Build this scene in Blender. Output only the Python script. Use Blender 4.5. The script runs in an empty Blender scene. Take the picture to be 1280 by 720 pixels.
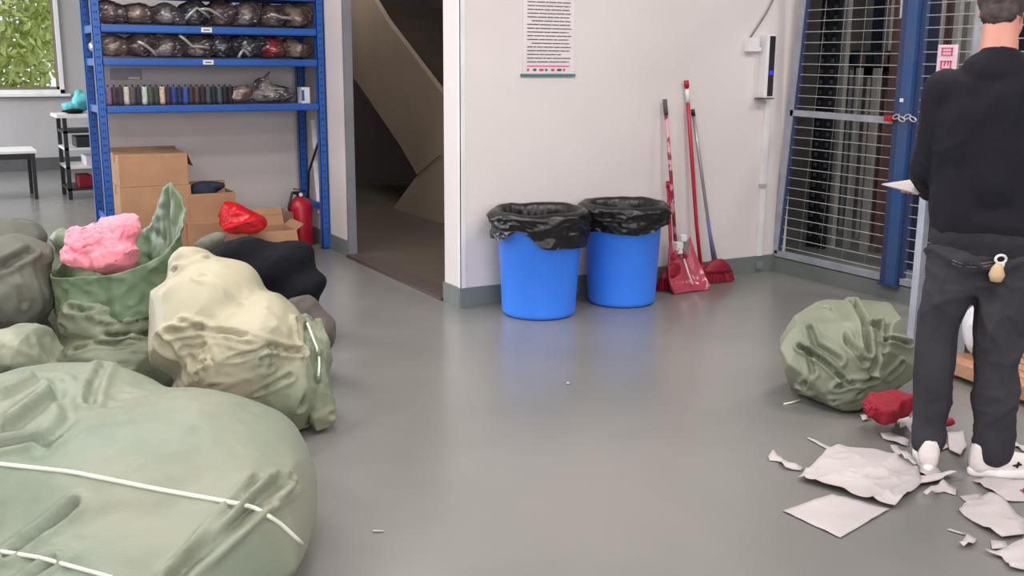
import bpy, bmesh, math, random
import numpy as np
from mathutils import Vector, Matrix, Euler
from mathutils.bvhtree import BVHTree

# ------------------------------------------------------------ camera, light, exposure
F = 1300.0; PITCH = math.radians(12.3); YAW = math.radians(29.4); ROLL = math.radians(0.4); H = 1.45
S = bpy.context.scene
COL = S.collection
fwd = Vector((math.sin(YAW)*math.cos(PITCH), math.cos(YAW)*math.cos(PITCH), -math.sin(PITCH)))
rgt = Vector((math.cos(YAW), -math.sin(YAW), 0)); upv = rgt.cross(fwd)
R2 = rgt*math.cos(ROLL) + upv*math.sin(ROLL); U2 = upv*math.cos(ROLL) - rgt*math.sin(ROLL)
cam_d = bpy.data.cameras.new('camera'); cam = bpy.data.objects.new('camera', cam_d); COL.objects.link(cam)
m3 = Matrix((R2, U2, -fwd)).transposed()
cam.matrix_world = Matrix.Translation((0, 0, H)) @ m3.to_4x4()
cam_d.sensor_width = 36; cam_d.lens = 36*F/1280; cam_d.clip_start = 0.05
S.camera = cam

w = bpy.data.worlds.new('world'); S.world = w; w.use_nodes = True
wb = w.node_tree.nodes['Background']; wb.inputs[0].default_value = (0.86, 0.93, 1.0, 1); wb.inputs[1].default_value = 1.15
S.view_settings.view_transform = 'Standard'; S.view_settings.look = 'None'
S.view_settings.exposure = 0.0; S.view_settings.gamma = 1; S.view_settings.use_curve_mapping = False

def area(name, loc, size, power, color=(1, 1, 1), rot=(0, 0, 0)):
    l = bpy.data.lights.new(name, 'AREA'); l.shape = 'RECTANGLE'; l.size, l.size_y = size; l.energy = power; l.color = color
    o = bpy.data.objects.new(name, l); o.location = loc; o.rotation_euler = rot; COL.objects.link(o); return o
# rows of ceiling light fittings (the fixtures themselves are built below at the same places)
LIGHTS = [(-1.5, 0.2), (1.6, 0.2), (4.0, 0.2), (-1.5, 3.4), (1.2, 3.4), (3.9, 3.0), (-2.5, 7.0), (0.3, 4.9), (0.6, 6.6), (-2.5, 11.0), (0.8, 11.2)]  # the odd one before the rack is added to brighten the wall behind
for i, (x, y) in enumerate(LIGHTS):
    area('ceiling_lamp_light', (x, y, 3.52), (1.15, 0.55), 44, (1.0, 0.965, 0.93))
area('cage_room_fill_light', (6.3, 3.4, 3.2), (0.9, 0.5), 60, (1.0, 0.97, 0.95))  # added fill to brighten the cage interior, no fitting there
area('stair_fill_light', (3.2, 7.4, 3.3), (0.5, 0.4), 15, (1.0, 0.92, 0.84))  # added fill, set to light the parapet faces
area('upper_stair_fill_light', (3.4, 10.2, 3.2), (0.5, 0.4), 22, (1.0, 0.92, 0.87))  # second added fill, lifts the dark left part of the stair hall
area('back_fill_light', (-1.0, -3.8, 1.9), (6.0, 1.8), 270, (0.95, 0.97, 1.0), (math.radians(90), 0, 0))  # added frontal fill from behind the camera, the back wall has no window
area('window_daylight', (-4.6, 12.6, 2.2), (1.9, 4.2), 640, (0.86, 0.93, 1.0), (0, math.radians(-58), 0))

# ------------------------------------------------------------ geometry aids
def ray(x, y): return R2*((x-640)/F) - U2*((y-360)/F) + fwd
def G(x, y, z=0.0):
    d = ray(x, y); return Vector((0, 0, H)) + d*((z-H)/d.z)
def PX(x, y, X): d = ray(x, y); return Vector((0, 0, H)) + d*(X/d.x)
def PY(x, y, Y): d = ray(x, y); return Vector((0, 0, H)) + d*(Y/d.y)
fh = Vector((math.sin(YAW), math.cos(YAW), 0))
def PD(x, y, D): d = ray(x, y); return Vector((0, 0, H)) + d*(D/d.dot(fh))

def perlin(P, seed=0):
    P = np.asarray(P, dtype=np.float64); I = np.floor(P).astype(np.int64); f = P-I
    u = f*f*f*(f*(f*6-15)+10)
    def grad(ix, iy, iz, fx, fy, fz):
        h = (ix*73856093) ^ (iy*19349663) ^ (iz*83492791) ^ (seed*2654435761 & 0x7fffffff)
        h = (h ^ (h >> 13))*1274126177 & 0x7fffffff; h = (h ^ (h >> 16)) & 0x7fffffff
        a = (h % 1024)/1024*2*np.pi; z = ((h >> 10) % 1024)/512-1; r = np.sqrt(np.maximum(0, 1-z*z))
        return r*np.cos(a)*fx + r*np.sin(a)*fy + z*fz
    out = 0
    for dx in (0, 1):
        for dy in (0, 1):
            for dz in (0, 1):
                wgt = (u[:, 0] if dx else 1-u[:, 0])*(u[:, 1] if dy else 1-u[:, 1])*(u[:, 2] if dz else 1-u[:, 2])
                out = out + wgt*grad(I[:, 0]+dx, I[:, 1]+dy, I[:, 2]+dz, f[:, 0]-dx, f[:, 1]-dy, f[:, 2]-dz)
    return out*1.5

def me_from(name, V, Fc, smooth=False):
    me = bpy.data.meshes.new(name); me.from_pydata([tuple(v) for v in V], [], [tuple(f) for f in Fc]); me.update()
    if smooth: me.shade_smooth()
    return me
def link(name, me, mat=None, parent=None):
    o = bpy.data.objects.new(name, me); COL.objects.link(o)
    if mat is not None and len(me.materials) == 0: me.materials.append(mat)
    if parent is not None:
        o.parent = parent; m = parent
        T = Matrix.Identity(4)
        while m is not None:
            T = m.matrix_basis if m.parent is None else T
            m = m.parent
        o.matrix_parent_inverse = parent_world(parent).inverted()
    return o
def parent_world(p):
    if p.parent is None: return p.matrix_basis.copy()
    return parent_world(p.parent) @ p.matrix_parent_inverse @ p.matrix_basis
def ob(name, vf, mat, parent=None, smooth=False): return link(name, me_from(name, vf[0], vf[1], smooth), mat, parent)
def tag(o, label, cat, group=None, kind=None):
    o['label'] = label; o['category'] = cat
    if group: o['group'] = group
    if kind: o['kind'] = kind
    return o
def thing(name, label, cat, loc, group=None):
    o = bpy.data.objects.new(name, None); COL.objects.link(o); o.location = loc; o.empty_display_size = .05
    return tag(o, label, cat, group)
def struct(name, vf, mat, parent=None, smooth=False):
    o = ob(name, vf, mat, parent, smooth)
    if parent is None: o['kind'] = 'structure'
    return o

def join(*parts):
    V = []; Fc = []
    for v, f in parts:
        n = len(V); V += [tuple(a) for a in v]; Fc += [tuple(i+n for i in q) for q in f]
    return V, Fc
def box(x0, y0, z0, x1, y1, z1, bev=0.0):
    if bev <= 0:
        V = [(x0, y0, z0), (x1, y0, z0), (x1, y1, z0), (x0, y1, z0), (x0, y0, z1), (x1, y0, z1), (x1, y1, z1), (x0, y1, z1)]
        return V, [(0, 3, 2, 1), (4, 5, 6, 7), (0, 1, 5, 4), (1, 2, 6, 5), (2, 3, 7, 6), (3, 0, 4, 7)]
    bm = bmesh.new(); v = [bm.verts.new(p) for p in box(x0, y0, z0, x1, y1, z1)[0]]
    for f in box(0, 0, 0, 1, 1, 1)[1]: bm.faces.new([v[i] for i in f])
    bmesh.ops.bevel(bm, geom=bm.edges[:], offset=bev, segments=2, affect='EDGES', profile=.6)
    bm.verts.index_update()
    r = ([tuple(q.co) for q in bm.verts], [tuple(q.index for q in f.verts) for f in bm.faces]); bm.free(); return r
def xf(vf, M): return [tuple(M @ Vector(v)) for v in vf[0]], vf[1]
def rotz(a, c=(0, 0, 0)): return Matrix.Translation(c) @ Matrix.Rotation(a, 4, 'Z') @ Matrix.Translation(-Vector(c))
def tube(pts, rad, n=8, cap=True):
    pts = [Vector(p) for p in pts]; rs = rad if isinstance(rad, (list, tuple)) else [rad]*len(pts)
    V = []; Fc = []; prev = None
    for i, p in enumerate(pts):
        t = (pts[min(i+1, len(pts)-1)]-pts[max(i-1, 0)]).normalized()
        if prev is None:
            a = Vector((0, 0, 1)) if abs(t.z) < .9 else Vector((1, 0, 0)); s = t.cross(a).normalized()
        else: s = (prev - t*prev.dot(t)).normalized()
        prev = s; b = t.cross(s)
        for k in range(n):
            an = 2*math.pi*k/n; V.append(p + (s*math.cos(an) + b*math.sin(an))*rs[i])
    for i in range(len(pts)-1):
        for k in range(n): Fc.append((i*n+k, i*n+(k+1) % n, (i+1)*n+(k+1) % n, (i+1)*n+k))
    if cap: Fc.append(tuple(range(n))[::-1]); Fc.append(tuple((len(pts)-1)*n+k for k in range(n)))
    return V, Fc
def bar(p0, p1, a, b, ref=(0, 0, 1)):
    """rectangular bar from p0 to p1, a along the horizontal-ish side, b along the other"""
    p0 = Vector(p0); p1 = Vector(p1); t = (p1-p0).normalized(); r = Vector(ref)
    if abs(t.dot(r)) > .95: r = Vector((0, 1, 0))
    s = t.cross(r).normalized(); q = s.cross(t)
    V = [p + s*i*a/2 + q*j*b/2 for p in (p0, p1) for i, j in ((-1, -1), (1, -1), (1, 1), (-1, 1))]
    return V, [(0, 3, 2, 1), (4, 5, 6, 7), (0, 1, 5, 4), (1, 2, 6, 5), (2, 3, 7, 6), (3, 0, 4, 7)]
def lathe(prof, c=(0, 0, 0), n=48, close=False):
    V = []; Fc = []
    for r, z in prof:
        for k in range(n): a = 2*math.pi*k/n; V.append((c[0]+r*math.cos(a), c[1]+r*math.sin(a), c[2]+z))
    m = len(prof)
    for i in range(m-1):
        for k in range(n): Fc.append((i*n+k, i*n+(k+1) % n, (i+1)*n+(k+1) % n, (i+1)*n+k))
    if close: Fc.append(tuple(range(n))[::-1]); Fc.append(tuple((m-1)*n+k for k in range(n)))
    return V, Fc
def slab(poly, t, up=Vector((0, 0, 1))):
    n = len(poly); V = [Vector(p) for p in poly] + [Vector(p)+up*t for p in poly]
    return V, [tuple(range(n))[::-1], tuple(range(n, 2*n))] + [(i, (i+1) % n, n+(i+1) % n, n+i) for i in range(n)]

# ---- soft bodies: ellipsoids and capsules fused by voxel remesh, then wrinkled
def blob(prims, voxel=.014, it=6):
    bm = bmesh.new()
    for p in prims:
        if p[0] == 'e':
            _, c, r, R = p
            M = Matrix.Translation(c) @ (R.to_4x4() if R is not None else Matrix.Identity(4)) @ Matrix.Diagonal((r[0], r[1], r[2], 1))
            bmesh.ops.create_icosphere(bm, subdivisions=3, radius=1, matrix=M)
        else:
            _, a, ra, b, rb = p
            t = bmesh.new()
            bmesh.ops.create_icosphere(t, subdivisions=2, radius=ra, matrix=Matrix.Translation(a))
            bmesh.ops.create_icosphere(t, subdivisions=2, radius=rb, matrix=Matrix.Translation(b))
            r = bmesh.ops.convex_hull(t, input=t.verts[:])
            bmesh.ops.delete(t, geom=list({g for g in r['geom_interior']+r['geom_unused'] if isinstance(g, bmesh.types.BMVert)}), context='VERTS')
            tm = bpy.data.meshes.new('t'); t.to_mesh(tm); t.free(); bm.from_mesh(tm); bpy.data.meshes.remove(tm)
    me = bpy.data.meshes.new('tmp'); bm.to_mesh(me); bm.free()
    o = bpy.data.objects.new('tmp', me); COL.objects.link(o)
    r = o.modifiers.new('r', 'REMESH'); r.mode = 'VOXEL'; r.voxel_size = voxel; r.adaptivity = 0
    if it:
        s = o.modifiers.new('s', 'SMOOTH'); s.factor = .5; s.iterations = it
    dg = bpy.context.evaluated_depsgraph_get(); dg.update()
    ev = bpy.data.meshes.new_from_object(o.evaluated_get(dg)); bpy.data.objects.remove(o); bpy.data.meshes.remove(me)
    return ev
def soft_blob(prims, voxel=.014, it=6, coarse=.032, cit=14):
    """fuse coarsely and melt the joints, then resample finely"""
    a = blob(prims, coarse, cit)
    o = bpy.data.objects.new('tmp', a); COL.objects.link(o)
    r = o.modifiers.new('r', 'REMESH'); r.mode = 'VOXEL'; r.voxel_size = voxel
    s = o.modifiers.new('s', 'SMOOTH'); s.factor = .5; s.iterations = it
    dg = bpy.context.evaluated_depsgraph_get(); dg.update()
    ev = bpy.data.meshes.new_from_object(o.evaluated_get(dg)); bpy.data.objects.remove(o); bpy.data.meshes.remove(a)
    return ev
def getVN(me):
    n = len(me.vertices); V = np.empty(n*3); me.vertices.foreach_get('co', V)
    N = np.empty(n*3, dtype=np.float32); me.vertex_normals.foreach_get('vector', N)
    return V.reshape(-1, 3), N.reshape(-1, 3).astype(float)
def setV(me, V): me.vertices.foreach_set('co', np.ascontiguousarray(V, dtype=np.float32).ravel()); me.update()
def cast(me_bvh, x, y):
    o = Vector((0, 0, H)); hit = me_bvh.ray_cast(o, ray(x, y).normalized(), 30); return hit[0]
def bvh_of(me): return BVHTree.FromPolygons([v.co.copy() for v in me.vertices], [tuple(p.vertices) for p in me.polygons])
def seg_dist(V, A, B):
    AB = B-A; t = np.clip(((V-A) @ AB)/max(1e-9, AB @ AB), 0, 1); D = V-(A+t[:, None]*AB); return np.sqrt((D*D).sum(1)), t
def wrinkle(me, seed=1, lump=(.03, 3.0), ridge=(.02, 6.0), axis=(0, 0, 1), stretch=3.5, fine=(.006, 22), creases=(), floor=0.0, sharp=3.0, mask=None, facets=0, fk=.9, fs=.8):
    """lump: big swells; ridge: sharp folds running along axis; fine: small crumple; creases: [(image polyline, depth, width)]"""
    V, N = getVN(me); ax = np.array(Vector(axis).normalized())
    if facets:   # slack cloth pulled flat between tension points
        rs = np.random.RandomState(seed); c = V.mean(0)
        for _ in range(facets):
            n = rs.normal(size=3); n /= np.linalg.norm(n); pr_ = (V-c) @ n; hmax = pr_.max(); h = hmax*(fk+.08*rs.rand())
            ex = np.maximum(0, pr_-h); V = V - (ex*fs)[:, None]*n[None]
        setV(me, V); V, N = getVN(me)
    Q = V - (V @ ax)[:, None]*ax[None]*(1-1/stretch)
    warp = np.stack([perlin(V*2.3+7, seed+11), perlin(V*2.3+19, seed+12), perlin(V*2.3+31, seed+13)], 1)*.12
    d = lump[0]*perlin(V*lump[1], seed)
    r1 = 1-np.abs(perlin((Q+warp)*ridge[1], seed+1)); r2 = 1-np.abs(perlin((Q+warp*1.5)*ridge[1]*2.1+5, seed+2))
    r1 = np.clip(r1, 0, 1)**sharp; r2 = np.clip(r2, 0, 1)**sharp
    amp = np.clip(.55+1.1*perlin(V*2.1+3, seed+3), .05, 1.3)
    d = d + (ridge[0]*(r1-.35) + ridge[0]*.45*(r2-.35))*amp
    f = 1-np.abs(perlin((Q*.6+V*.4+warp)*fine[1], seed+4)); d = d + fine[0]*(np.clip(f, 0, 1)**2.5-.4)*amp
    if mask is not None: d = d*mask(V)
    if creases:
        bv = bvh_of(me)
        for pl, dep, wid in creases:
            pts = [cast(bv, *p) for p in pl]; pts = [np.array(p) for p in pts if p is not None]
            if len(pts) < 2: continue
            best = np.full(len(V), 9.0)
            for a, b in zip(pts, pts[1:]): best = np.minimum(best, seg_dist(V, a, b)[0])
            x = best/wid
            d = d - dep*np.exp(-x*x) + dep*.6*np.exp(-((x-2.0)/.9)**2)
    V = V + N*d[:, None]
    if floor is not None:
        V[:, 2] = np.where(V[:, 2] < floor+.02, floor + .02*np.exp(np.clip((V[:, 2]-floor-.02)/.05, -6, 0)), V[:, 2])
    setV(me, V); me.shade_smooth(); return me
def buckle(me, axis, e=.12, it=160, kb=.22, kt=.004, seed=1, freq=2.6, floor=0.0, keep=None, iso=.15, lo=.1):
    """slack cloth: lengthen the weave across the folds and let it relax, held loosely to the filling"""
    V0, N = getVN(me); ne = len(me.edges); Ed = np.empty(ne*2, dtype=np.int64); me.edges.foreach_get('vertices', Ed); Ed = Ed.reshape(-1, 2)
    i, j = Ed[:, 0], Ed[:, 1]; D = V0[j]-V0[i]; L = np.sqrt((D*D).sum(1))+1e-9; n = len(V0)
    ax = np.array(Vector(axis).normalized()); mid = (V0[i]+V0[j])/2
    w3 = np.stack([perlin(mid*1.7+9, seed+21), perlin(mid*1.7+29, seed+22), perlin(mid*1.7+49, seed+23)], 1)*1.1
    A = ax[None]+w3; A /= np.sqrt((A*A).sum(1))[:, None]
    al = ((D/L[:, None])*A).sum(1)**2
    amp = np.clip(.55+1.5*perlin(mid*freq, seed+24), lo, 1.3)
    R0 = L*(1+e*amp*(al+iso))
    deg = np.bincount(i, minlength=n)+np.bincount(j, minlength=n); deg = np.maximum(deg, 1)[:, None].astype(float)
    def scat(a, b):
        return np.stack([np.bincount(i, a[:, k], n)+np.bincount(j, b[:, k], n) for k in range(3)], 1)
    def lap(X): return scat(X[j], X[i])/deg - X
    V = V0 + N*(.006*perlin(V0*7, seed+5)+.003*perlin(V0*17, seed+6))[:, None]
    for q in range(it):
        d = V[j]-V[i]; l = np.sqrt((d*d).sum(1))+1e-9; c = d*(.5*(l-R0)/l)[:, None]
        V = V + scat(c, -c)/deg*2.2
        if q % 2: V = V - kb*lap(lap(V))
        V = V + kt*(V0-V)
        if floor is not None: V[:, 2] = np.maximum(V[:, 2], floor+.001)
    setV(me, V); me.shade_smooth(); return me
def E(px, py, D, rx, rz, ry, tilt=0.0):
    """ellipsoid whose centre stands at distance D, half sizes rx, rz (in 1300ths of its distance) and ry metres deep"""
    c = PD(px, py, D); k = (c-Vector((0, 0, H))).dot(fwd)/F
    Rm = Matrix((rgt, fh, Vector((0, 0, 1)))).transposed() @ Matrix.Rotation(-tilt, 3, 'Y')
    return ('e', c, (rx*k, ry, rz*k), Rm)
def blob_thing(name, me, mat, label, cat, group=None):
    V, _ = getVN(me); c = V.mean(0); b = Vector((c[0], c[1], V[:, 2].min()))
    me.transform(Matrix.Translation(-b)); o = link(name, me, mat); o.location = b; return tag(o, label, cat, group)

# ------------------------------------------------------------ materials
def mat(name, color, rough=.6, color2=None, scale=6.0, detail=4.0, bump=0.0, bscale=80.0, metal=0.0, spec=.5, emit=0.0, contrast=(.35, .65), sheen=0.0, weave=0.0, coat=0.0, trans=0.0, alpha=1.0):
    m = bpy.data.materials.new(name); m.use_nodes = True; nt = m.node_tree; b = nt.nodes['Principled BSDF']
    c = (*color, 1); b.inputs['Base Color'].default_value = c; b.inputs['Roughness'].default_value = rough
    b.inputs['Metallic'].default_value = metal; b.inputs['Specular IOR Level'].default_value = spec
    if sheen: b.inputs['Sheen Weight'].default_value = sheen
    if coat: b.inputs['Coat Weight'].default_value = coat; b.inputs['Coat Roughness'].default_value = .15
    if trans: b.inputs['Transmission Weight'].default_value = trans
    if alpha < 1: b.inputs['Alpha'].default_value = alpha
    if emit: b.inputs['Emission Color'].default_value = c; b.inputs['Emission Strength'].default_value = emit
    tc = nt.nodes.new('ShaderNodeTexCoord')
    if color2 is None: color2 = tuple(x*.9 for x in color)
    nz = nt.nodes.new('ShaderNodeTexNoise'); nz.inputs['Scale'].default_value = scale; nz.inputs['Detail'].default_value = detail
    nt.links.new(tc.outputs['Object'], nz.inputs['Vector'])
    cr = nt.nodes.new('ShaderNodeValToRGB'); cr.color_ramp.elements[0].position = contrast[0]; cr.color_ramp.elements[1].position = contrast[1]
    cr.color_ramp.elements[0].color = c; cr.color_ramp.elements[1].color = (*color2, 1)
    nt.links.new(nz.outputs['Fac'], cr.inputs['Fac']); nt.links.new(cr.outputs['Color'], b.inputs['Base Color'])
    if bump or weave:
        bp = nt.nodes.new('ShaderNodeBump'); bp.inputs['Strength'].default_value = bump or weave
        if weave:
            wv = nt.nodes.new('ShaderNodeTexWave'); wv.inputs['Scale'].default_value = bscale; wv.bands_direction = 'Z'
            wv2 = nt.nodes.new('ShaderNodeTexWave'); wv2.inputs['Scale'].default_value = bscale; wv2.bands_direction = 'X'
            for q in (wv, wv2): nt.links.new(tc.outputs['Object'], q.inputs['Vector'])
            ad = nt.nodes.new('ShaderNodeMath'); nt.links.new(wv.outputs['Fac'], ad.inputs[0]); nt.links.new(wv2.outputs['Fac'], ad.inputs[1])
            nt.links.new(ad.outputs[0], bp.inputs['Height']); bp.inputs['Distance'].default_value = .0006
        else:
            n2 = nt.nodes.new('ShaderNodeTexNoise'); n2.inputs['Scale'].default_value = bscale; n2.inputs['Detail'].default_value = 3
            nt.links.new(tc.outputs['Object'], n2.inputs['Vector']); nt.links.new(n2.outputs['Fac'], bp.inputs['Height']); bp.inputs['Distance'].default_value = .002
        nt.links.new(bp.outputs['Normal'], b.inputs['Normal'])
    return m
def rgb(r, g, b): return tuple(((c/255+.055)/1.055)**2.4 if c > 10 else c/255/12.92 for c in (r, g, b))

M = {}
M['floor'] = mat('grey_epoxy_floor', rgb(125, 122, 119), .25, rgb(118, 116, 113), 1.3, 5, bump=.05, bscale=30, spec=.5)
M['wall'] = mat('white_wall_paint', rgb(216, 207, 206), .75, rgb(212, 203, 202), 2, bump=.05, bscale=160)
M['wall_far'] = mat('grey_white_wall_paint', rgb(176, 172, 172), .8, rgb(170, 166, 166), 2)
M['ceiling'] = mat('ceiling_paint', rgb(225, 225, 222), .9)
M['skirt'] = mat('grey_green_skirting_paint', rgb(112, 119, 116), .45, rgb(104, 110, 108), 3)
M['skirt_dark'] = mat('dark_grey_skirting_paint', rgb(84, 84, 86), .5)
M['jamb'] = mat('grey_metal_jamb', rgb(140, 142, 148), .4, metal=.3)
M['threshold'] = mat('brown_threshold', rgb(80, 66, 62), .5, rgb(70, 58, 54), 9)
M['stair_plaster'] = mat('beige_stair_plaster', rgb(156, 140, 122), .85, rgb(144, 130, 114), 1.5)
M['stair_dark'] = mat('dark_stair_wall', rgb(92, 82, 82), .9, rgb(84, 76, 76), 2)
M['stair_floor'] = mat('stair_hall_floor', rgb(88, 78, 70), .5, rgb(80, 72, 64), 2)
M['blue_steel'] = mat('blue_powder_coated_steel', rgb(22, 84, 168), .35, rgb(20, 76, 156), 4, spec=.6)
M['blue_deep'] = mat('deep_blue_painted_steel', rgb(36, 76, 132), .45, rgb(62, 82, 120), 3)
M['white_plastic'] = mat('white_plastic', rgb(226, 224, 224), .4)
M['hole'] = mat('dark_slot', rgb(24, 28, 40), .8)
M['label'] = mat('paper_label', rgb(226, 222, 220), .7)
M['cardboard'] = mat('brown_cardboard', rgb(178, 136, 104), .85, rgb(164, 124, 94), 5, bump=.1, bscale=60)
M['cardboard_dark'] = mat('inner_cardboard', rgb(128, 96, 76), .9)
M['tape'] = mat('packing_tape', rgb(168, 122, 88), .25)
M['bin_blue'] = mat('blue_bucket_plastic', rgb(62, 136, 255), .4, rgb(58, 130, 250), 3, spec=.5)
M['liner'] = mat('black_bin_liner_film', rgb(19, 17, 19), .34, rgb(14, 13, 16), 6, spec=.5)
M['red_plastic'] = mat('red_plastic', rgb(176, 22, 46), .35)
M['red_dark'] = mat('crimson_bristles', rgb(148, 16, 42), .6, rgb(122, 12, 36), 40)
M['pink_clear'] = mat('clear_pink_plastic', rgb(214, 88, 110), .18, trans=.35)
M['pink_handle'] = mat('patterned_pink_handle', rgb(206, 150, 160), .35, rgb(140, 40, 60), 14, contrast=(.48, .54))
M['steel'] = mat('grey_steel_tube', rgb(148, 146, 146), .35, metal=.6)
M['cage_steel'] = mat('galvanised_cage_steel', rgb(170, 172, 184), .45, rgb(150, 154, 168), 8, metal=.25)
M['cage_blue_edge'] = mat('blue_cage_edge_paint', rgb(48, 62, 98), .45)
M['wire'] = mat('galvanised_wire', rgb(196, 192, 190), .4, metal=.3)
M['black_metal'] = mat('black_painted_metal', rgb(26, 26, 32), .5)
M['alu'] = mat('aluminium_profile', rgb(164, 162, 160), .4, metal=.35)
M['brown_bar'] = mat('brown_profile', rgb(98, 76, 74), .6)
M['navy'] = mat('navy_fabric', rgb(26, 34, 58), .8)
M['bag_green'] = mat('sage_woven_sack', rgb(120, 132, 115), .40, rgb(138, 138, 121), 2.2, 3, weave=.35, bscale=190, spec=.45, contrast=(.40, .66))
M['bag_cream'] = mat('cream_woven_sack', rgb(172, 164, 140), .42, rgb(128, 134, 111), 2.2, 3, weave=.35, bscale=190, contrast=(.45, .62))
M['bag_mid'] = mat('mid_green_woven_sack', rgb(104, 116, 94), .45, rgb(132, 132, 110), 3.0, 3, weave=.35, bscale=190)
M['bag_olive'] = mat('dark_olive_woven_sack', rgb(98, 98, 88), .65, rgb(86, 84, 78), 3, 3, weave=.3, bscale=190)
M['bag_pale'] = mat('pale_olive_woven_sack', rgb(132, 135, 116), .40, rgb(114, 120, 102), 3.5, 3, weave=.35, bscale=190)
M['cord'] = mat('white_cotton_cord', rgb(228, 232, 214), .8, bump=.4, bscale=300)
M['black_cloth'] = mat('black_cloth', rgb(14, 14, 24), .9, rgb(10, 10, 18), 5, spec=.2)
M['brown_cloth'] = mat('grey_brown_cloth', rgb(94, 86, 82), .9, rgb(70, 60, 58), 6)
M['pink_cloth'] = mat('pink_cloth', rgb(236, 142, 158), .85, rgb(222, 120, 140), 6, sheen=.2)
M['red_film'] = mat('red_plastic_film', rgb(206, 14, 30), .35, rgb(180, 8, 24), 7)
M['red_cloth'] = mat('dark_red_cloth', rgb(146, 18, 40), .8, rgb(130, 12, 36), 8)
M['paper'] = mat('white_scrap_paper', rgb(188, 178, 178), .7, rgb(180, 172, 172), 6)
M['print_dark'] = mat('dark_print', rgb(92, 80, 82), .8)
M['print_red'] = mat('magenta_print', rgb(206, 60, 110), .8)
M['print_teal'] = mat('teal_print', rgb(70, 118, 116), .6)
M['sweater'] = mat('black_knit', rgb(30, 27, 38), .9, rgb(26, 24, 34), 5, bump=.2, bscale=220, spec=.25)
M['trousers'] = mat('charcoal_denim', rgb(56, 54, 61), .85, rgb(48, 46, 53), 5, bump=.15, bscale=220, spec=.3)
M['skin'] = mat('skin', rgb(206, 146, 128), .5, rgb(200, 136, 118), 5)
M['hair'] = mat('short_brown_black_hair', rgb(80, 66, 64), .75, rgb(52, 44, 46), 40, bump=.5, bscale=200)
M['shoe'] = mat('white_sneaker', rgb(226, 216, 214), .55)
M['sole'] = mat('white_rubber_sole', rgb(238, 234, 232), .6)
M['tan'] = mat('tan_leather', rgb(206, 176, 136), .6)
M['teal_cloth'] = mat('teal_cloth', rgb(84, 168, 172), .8, rgb(60, 140, 146), 8)
M['wood'] = mat('pallet_wood', rgb(186, 140, 110), .75, rgb(160, 116, 90), 9)
M['white_film'] = mat('white_packing_film', rgb(214, 210, 216), .35, rgb(196, 192, 200), 6)
M['clear_film'] = mat('clear_plastic_film', rgb(188, 184, 184), .2, rgb(120, 116, 116), 12, alpha=.75, contrast=(.45, .55))
M['table_top'] = mat('white_laminate', rgb(224, 222, 222), .3)
M['leaf'] = mat('yellow_green_leaf', rgb(222, 226, 150), .8, rgb(196, 208, 124), 1)
M['leaf2'] = mat('pale_green_leaf', rgb(224, 226, 170), .6, rgb(176, 192, 120), 2)
M['bark'] = mat('bark', rgb(110, 96, 82), .9)
M['grass'] = mat('outside_grass', rgb(140, 156, 90), .9)
M['glass'] = mat('window_glass', (1, 1, 1), .02, trans=1.0)
M['glass'].node_tree.nodes['Principled BSDF'].inputs['IOR'].default_value = 1.05
M['lamp'] = mat('lamp_diffuser', (1, .97, .93), .5, (1, .97, .93), emit=3.0)
M['blue_led'] = mat('blue_indicator', (.02, .03, 1), .3, (.02, .03, 1), emit=1.2)
def camo(name, a, b, c): 
    m = mat(name, a, .45, b, 14, 2, contrast=(.46, .5)); return m
def highlight_streak(name, a, b, c):  # c: bright highlights of the plastic film, painted into the colour as streaks
    m = mat(name, a, .25, b, 9, 3, contrast=(.44, .56)); nt = m.node_tree; bs = nt.nodes['Principled BSDF']
    wv = nt.nodes.new('ShaderNodeTexNoise'); wv.inputs['Scale'].default_value = 13; wv.inputs['Distortion'].default_value = 2.5; wv.inputs['Detail'].default_value = 2
    tc = [n for n in nt.nodes if n.type == 'TEX_COORD'][0]; mp = nt.nodes.new('ShaderNodeMapping'); mp.inputs['Scale'].default_value = (.6, 1, 2.2); mp.inputs['Rotation'].default_value = (0, .5, 0)
    nt.links.new(tc.outputs['Object'], mp.inputs[0]); nt.links.new(mp.outputs[0], wv.inputs['Vector'])
    cr = nt.nodes.new('ShaderNodeValToRGB'); cr.color_ramp.elements[0].position = .60; cr.color_ramp.elements[1].position = .68; cr.color_ramp.elements[0].color = (0, 0, 0, 1)
    nt.links.new(wv.outputs['Fac'], cr.inputs['Fac']); mx = nt.nodes.new('ShaderNodeMixRGB'); src = bs.inputs['Base Color'].links[0].from_socket
    nt.links.new(cr.outputs['Color'], mx.inputs['Fac']); nt.links.new(src, mx.inputs['Color1']); mx.inputs['Color2'].default_value = (*c, 1); nt.links.new(mx.outputs[0], bs.inputs['Base Color'])
    return m
M['pack'] = [highlight_streak('pack_brown', rgb(96, 80, 80), rgb(66, 56, 58), rgb(186, 176, 170)),
             highlight_streak('pack_grey', rgb(120, 112, 110), rgb(70, 64, 68), rgb(200, 196, 192)),
             highlight_streak('pack_taupe', rgb(132, 114, 104), rgb(86, 72, 68), rgb(200, 184, 170)),
             highlight_streak('pack_dark', rgb(72, 70, 78), rgb(46, 46, 54), rgb(180, 180, 180))]
M['pack_red'] = highlight_streak('pack_red', rgb(150, 46, 60), rgb(96, 60, 58), rgb(200, 170, 160))

# ------------------------------------------------------------ the setting
YJ = 7.34; XC = 5.22; YM = 5.45; XO = 2.72; YB = 8.4; YFAR = 15.0; CH = 3.6
struct('floor', box(-6, -4, -.1, XC, 15, 0), M['floor'])
struct('ceiling', box(-6, -4, CH, 8, 15.2, CH+.15), M['ceiling'])
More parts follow.
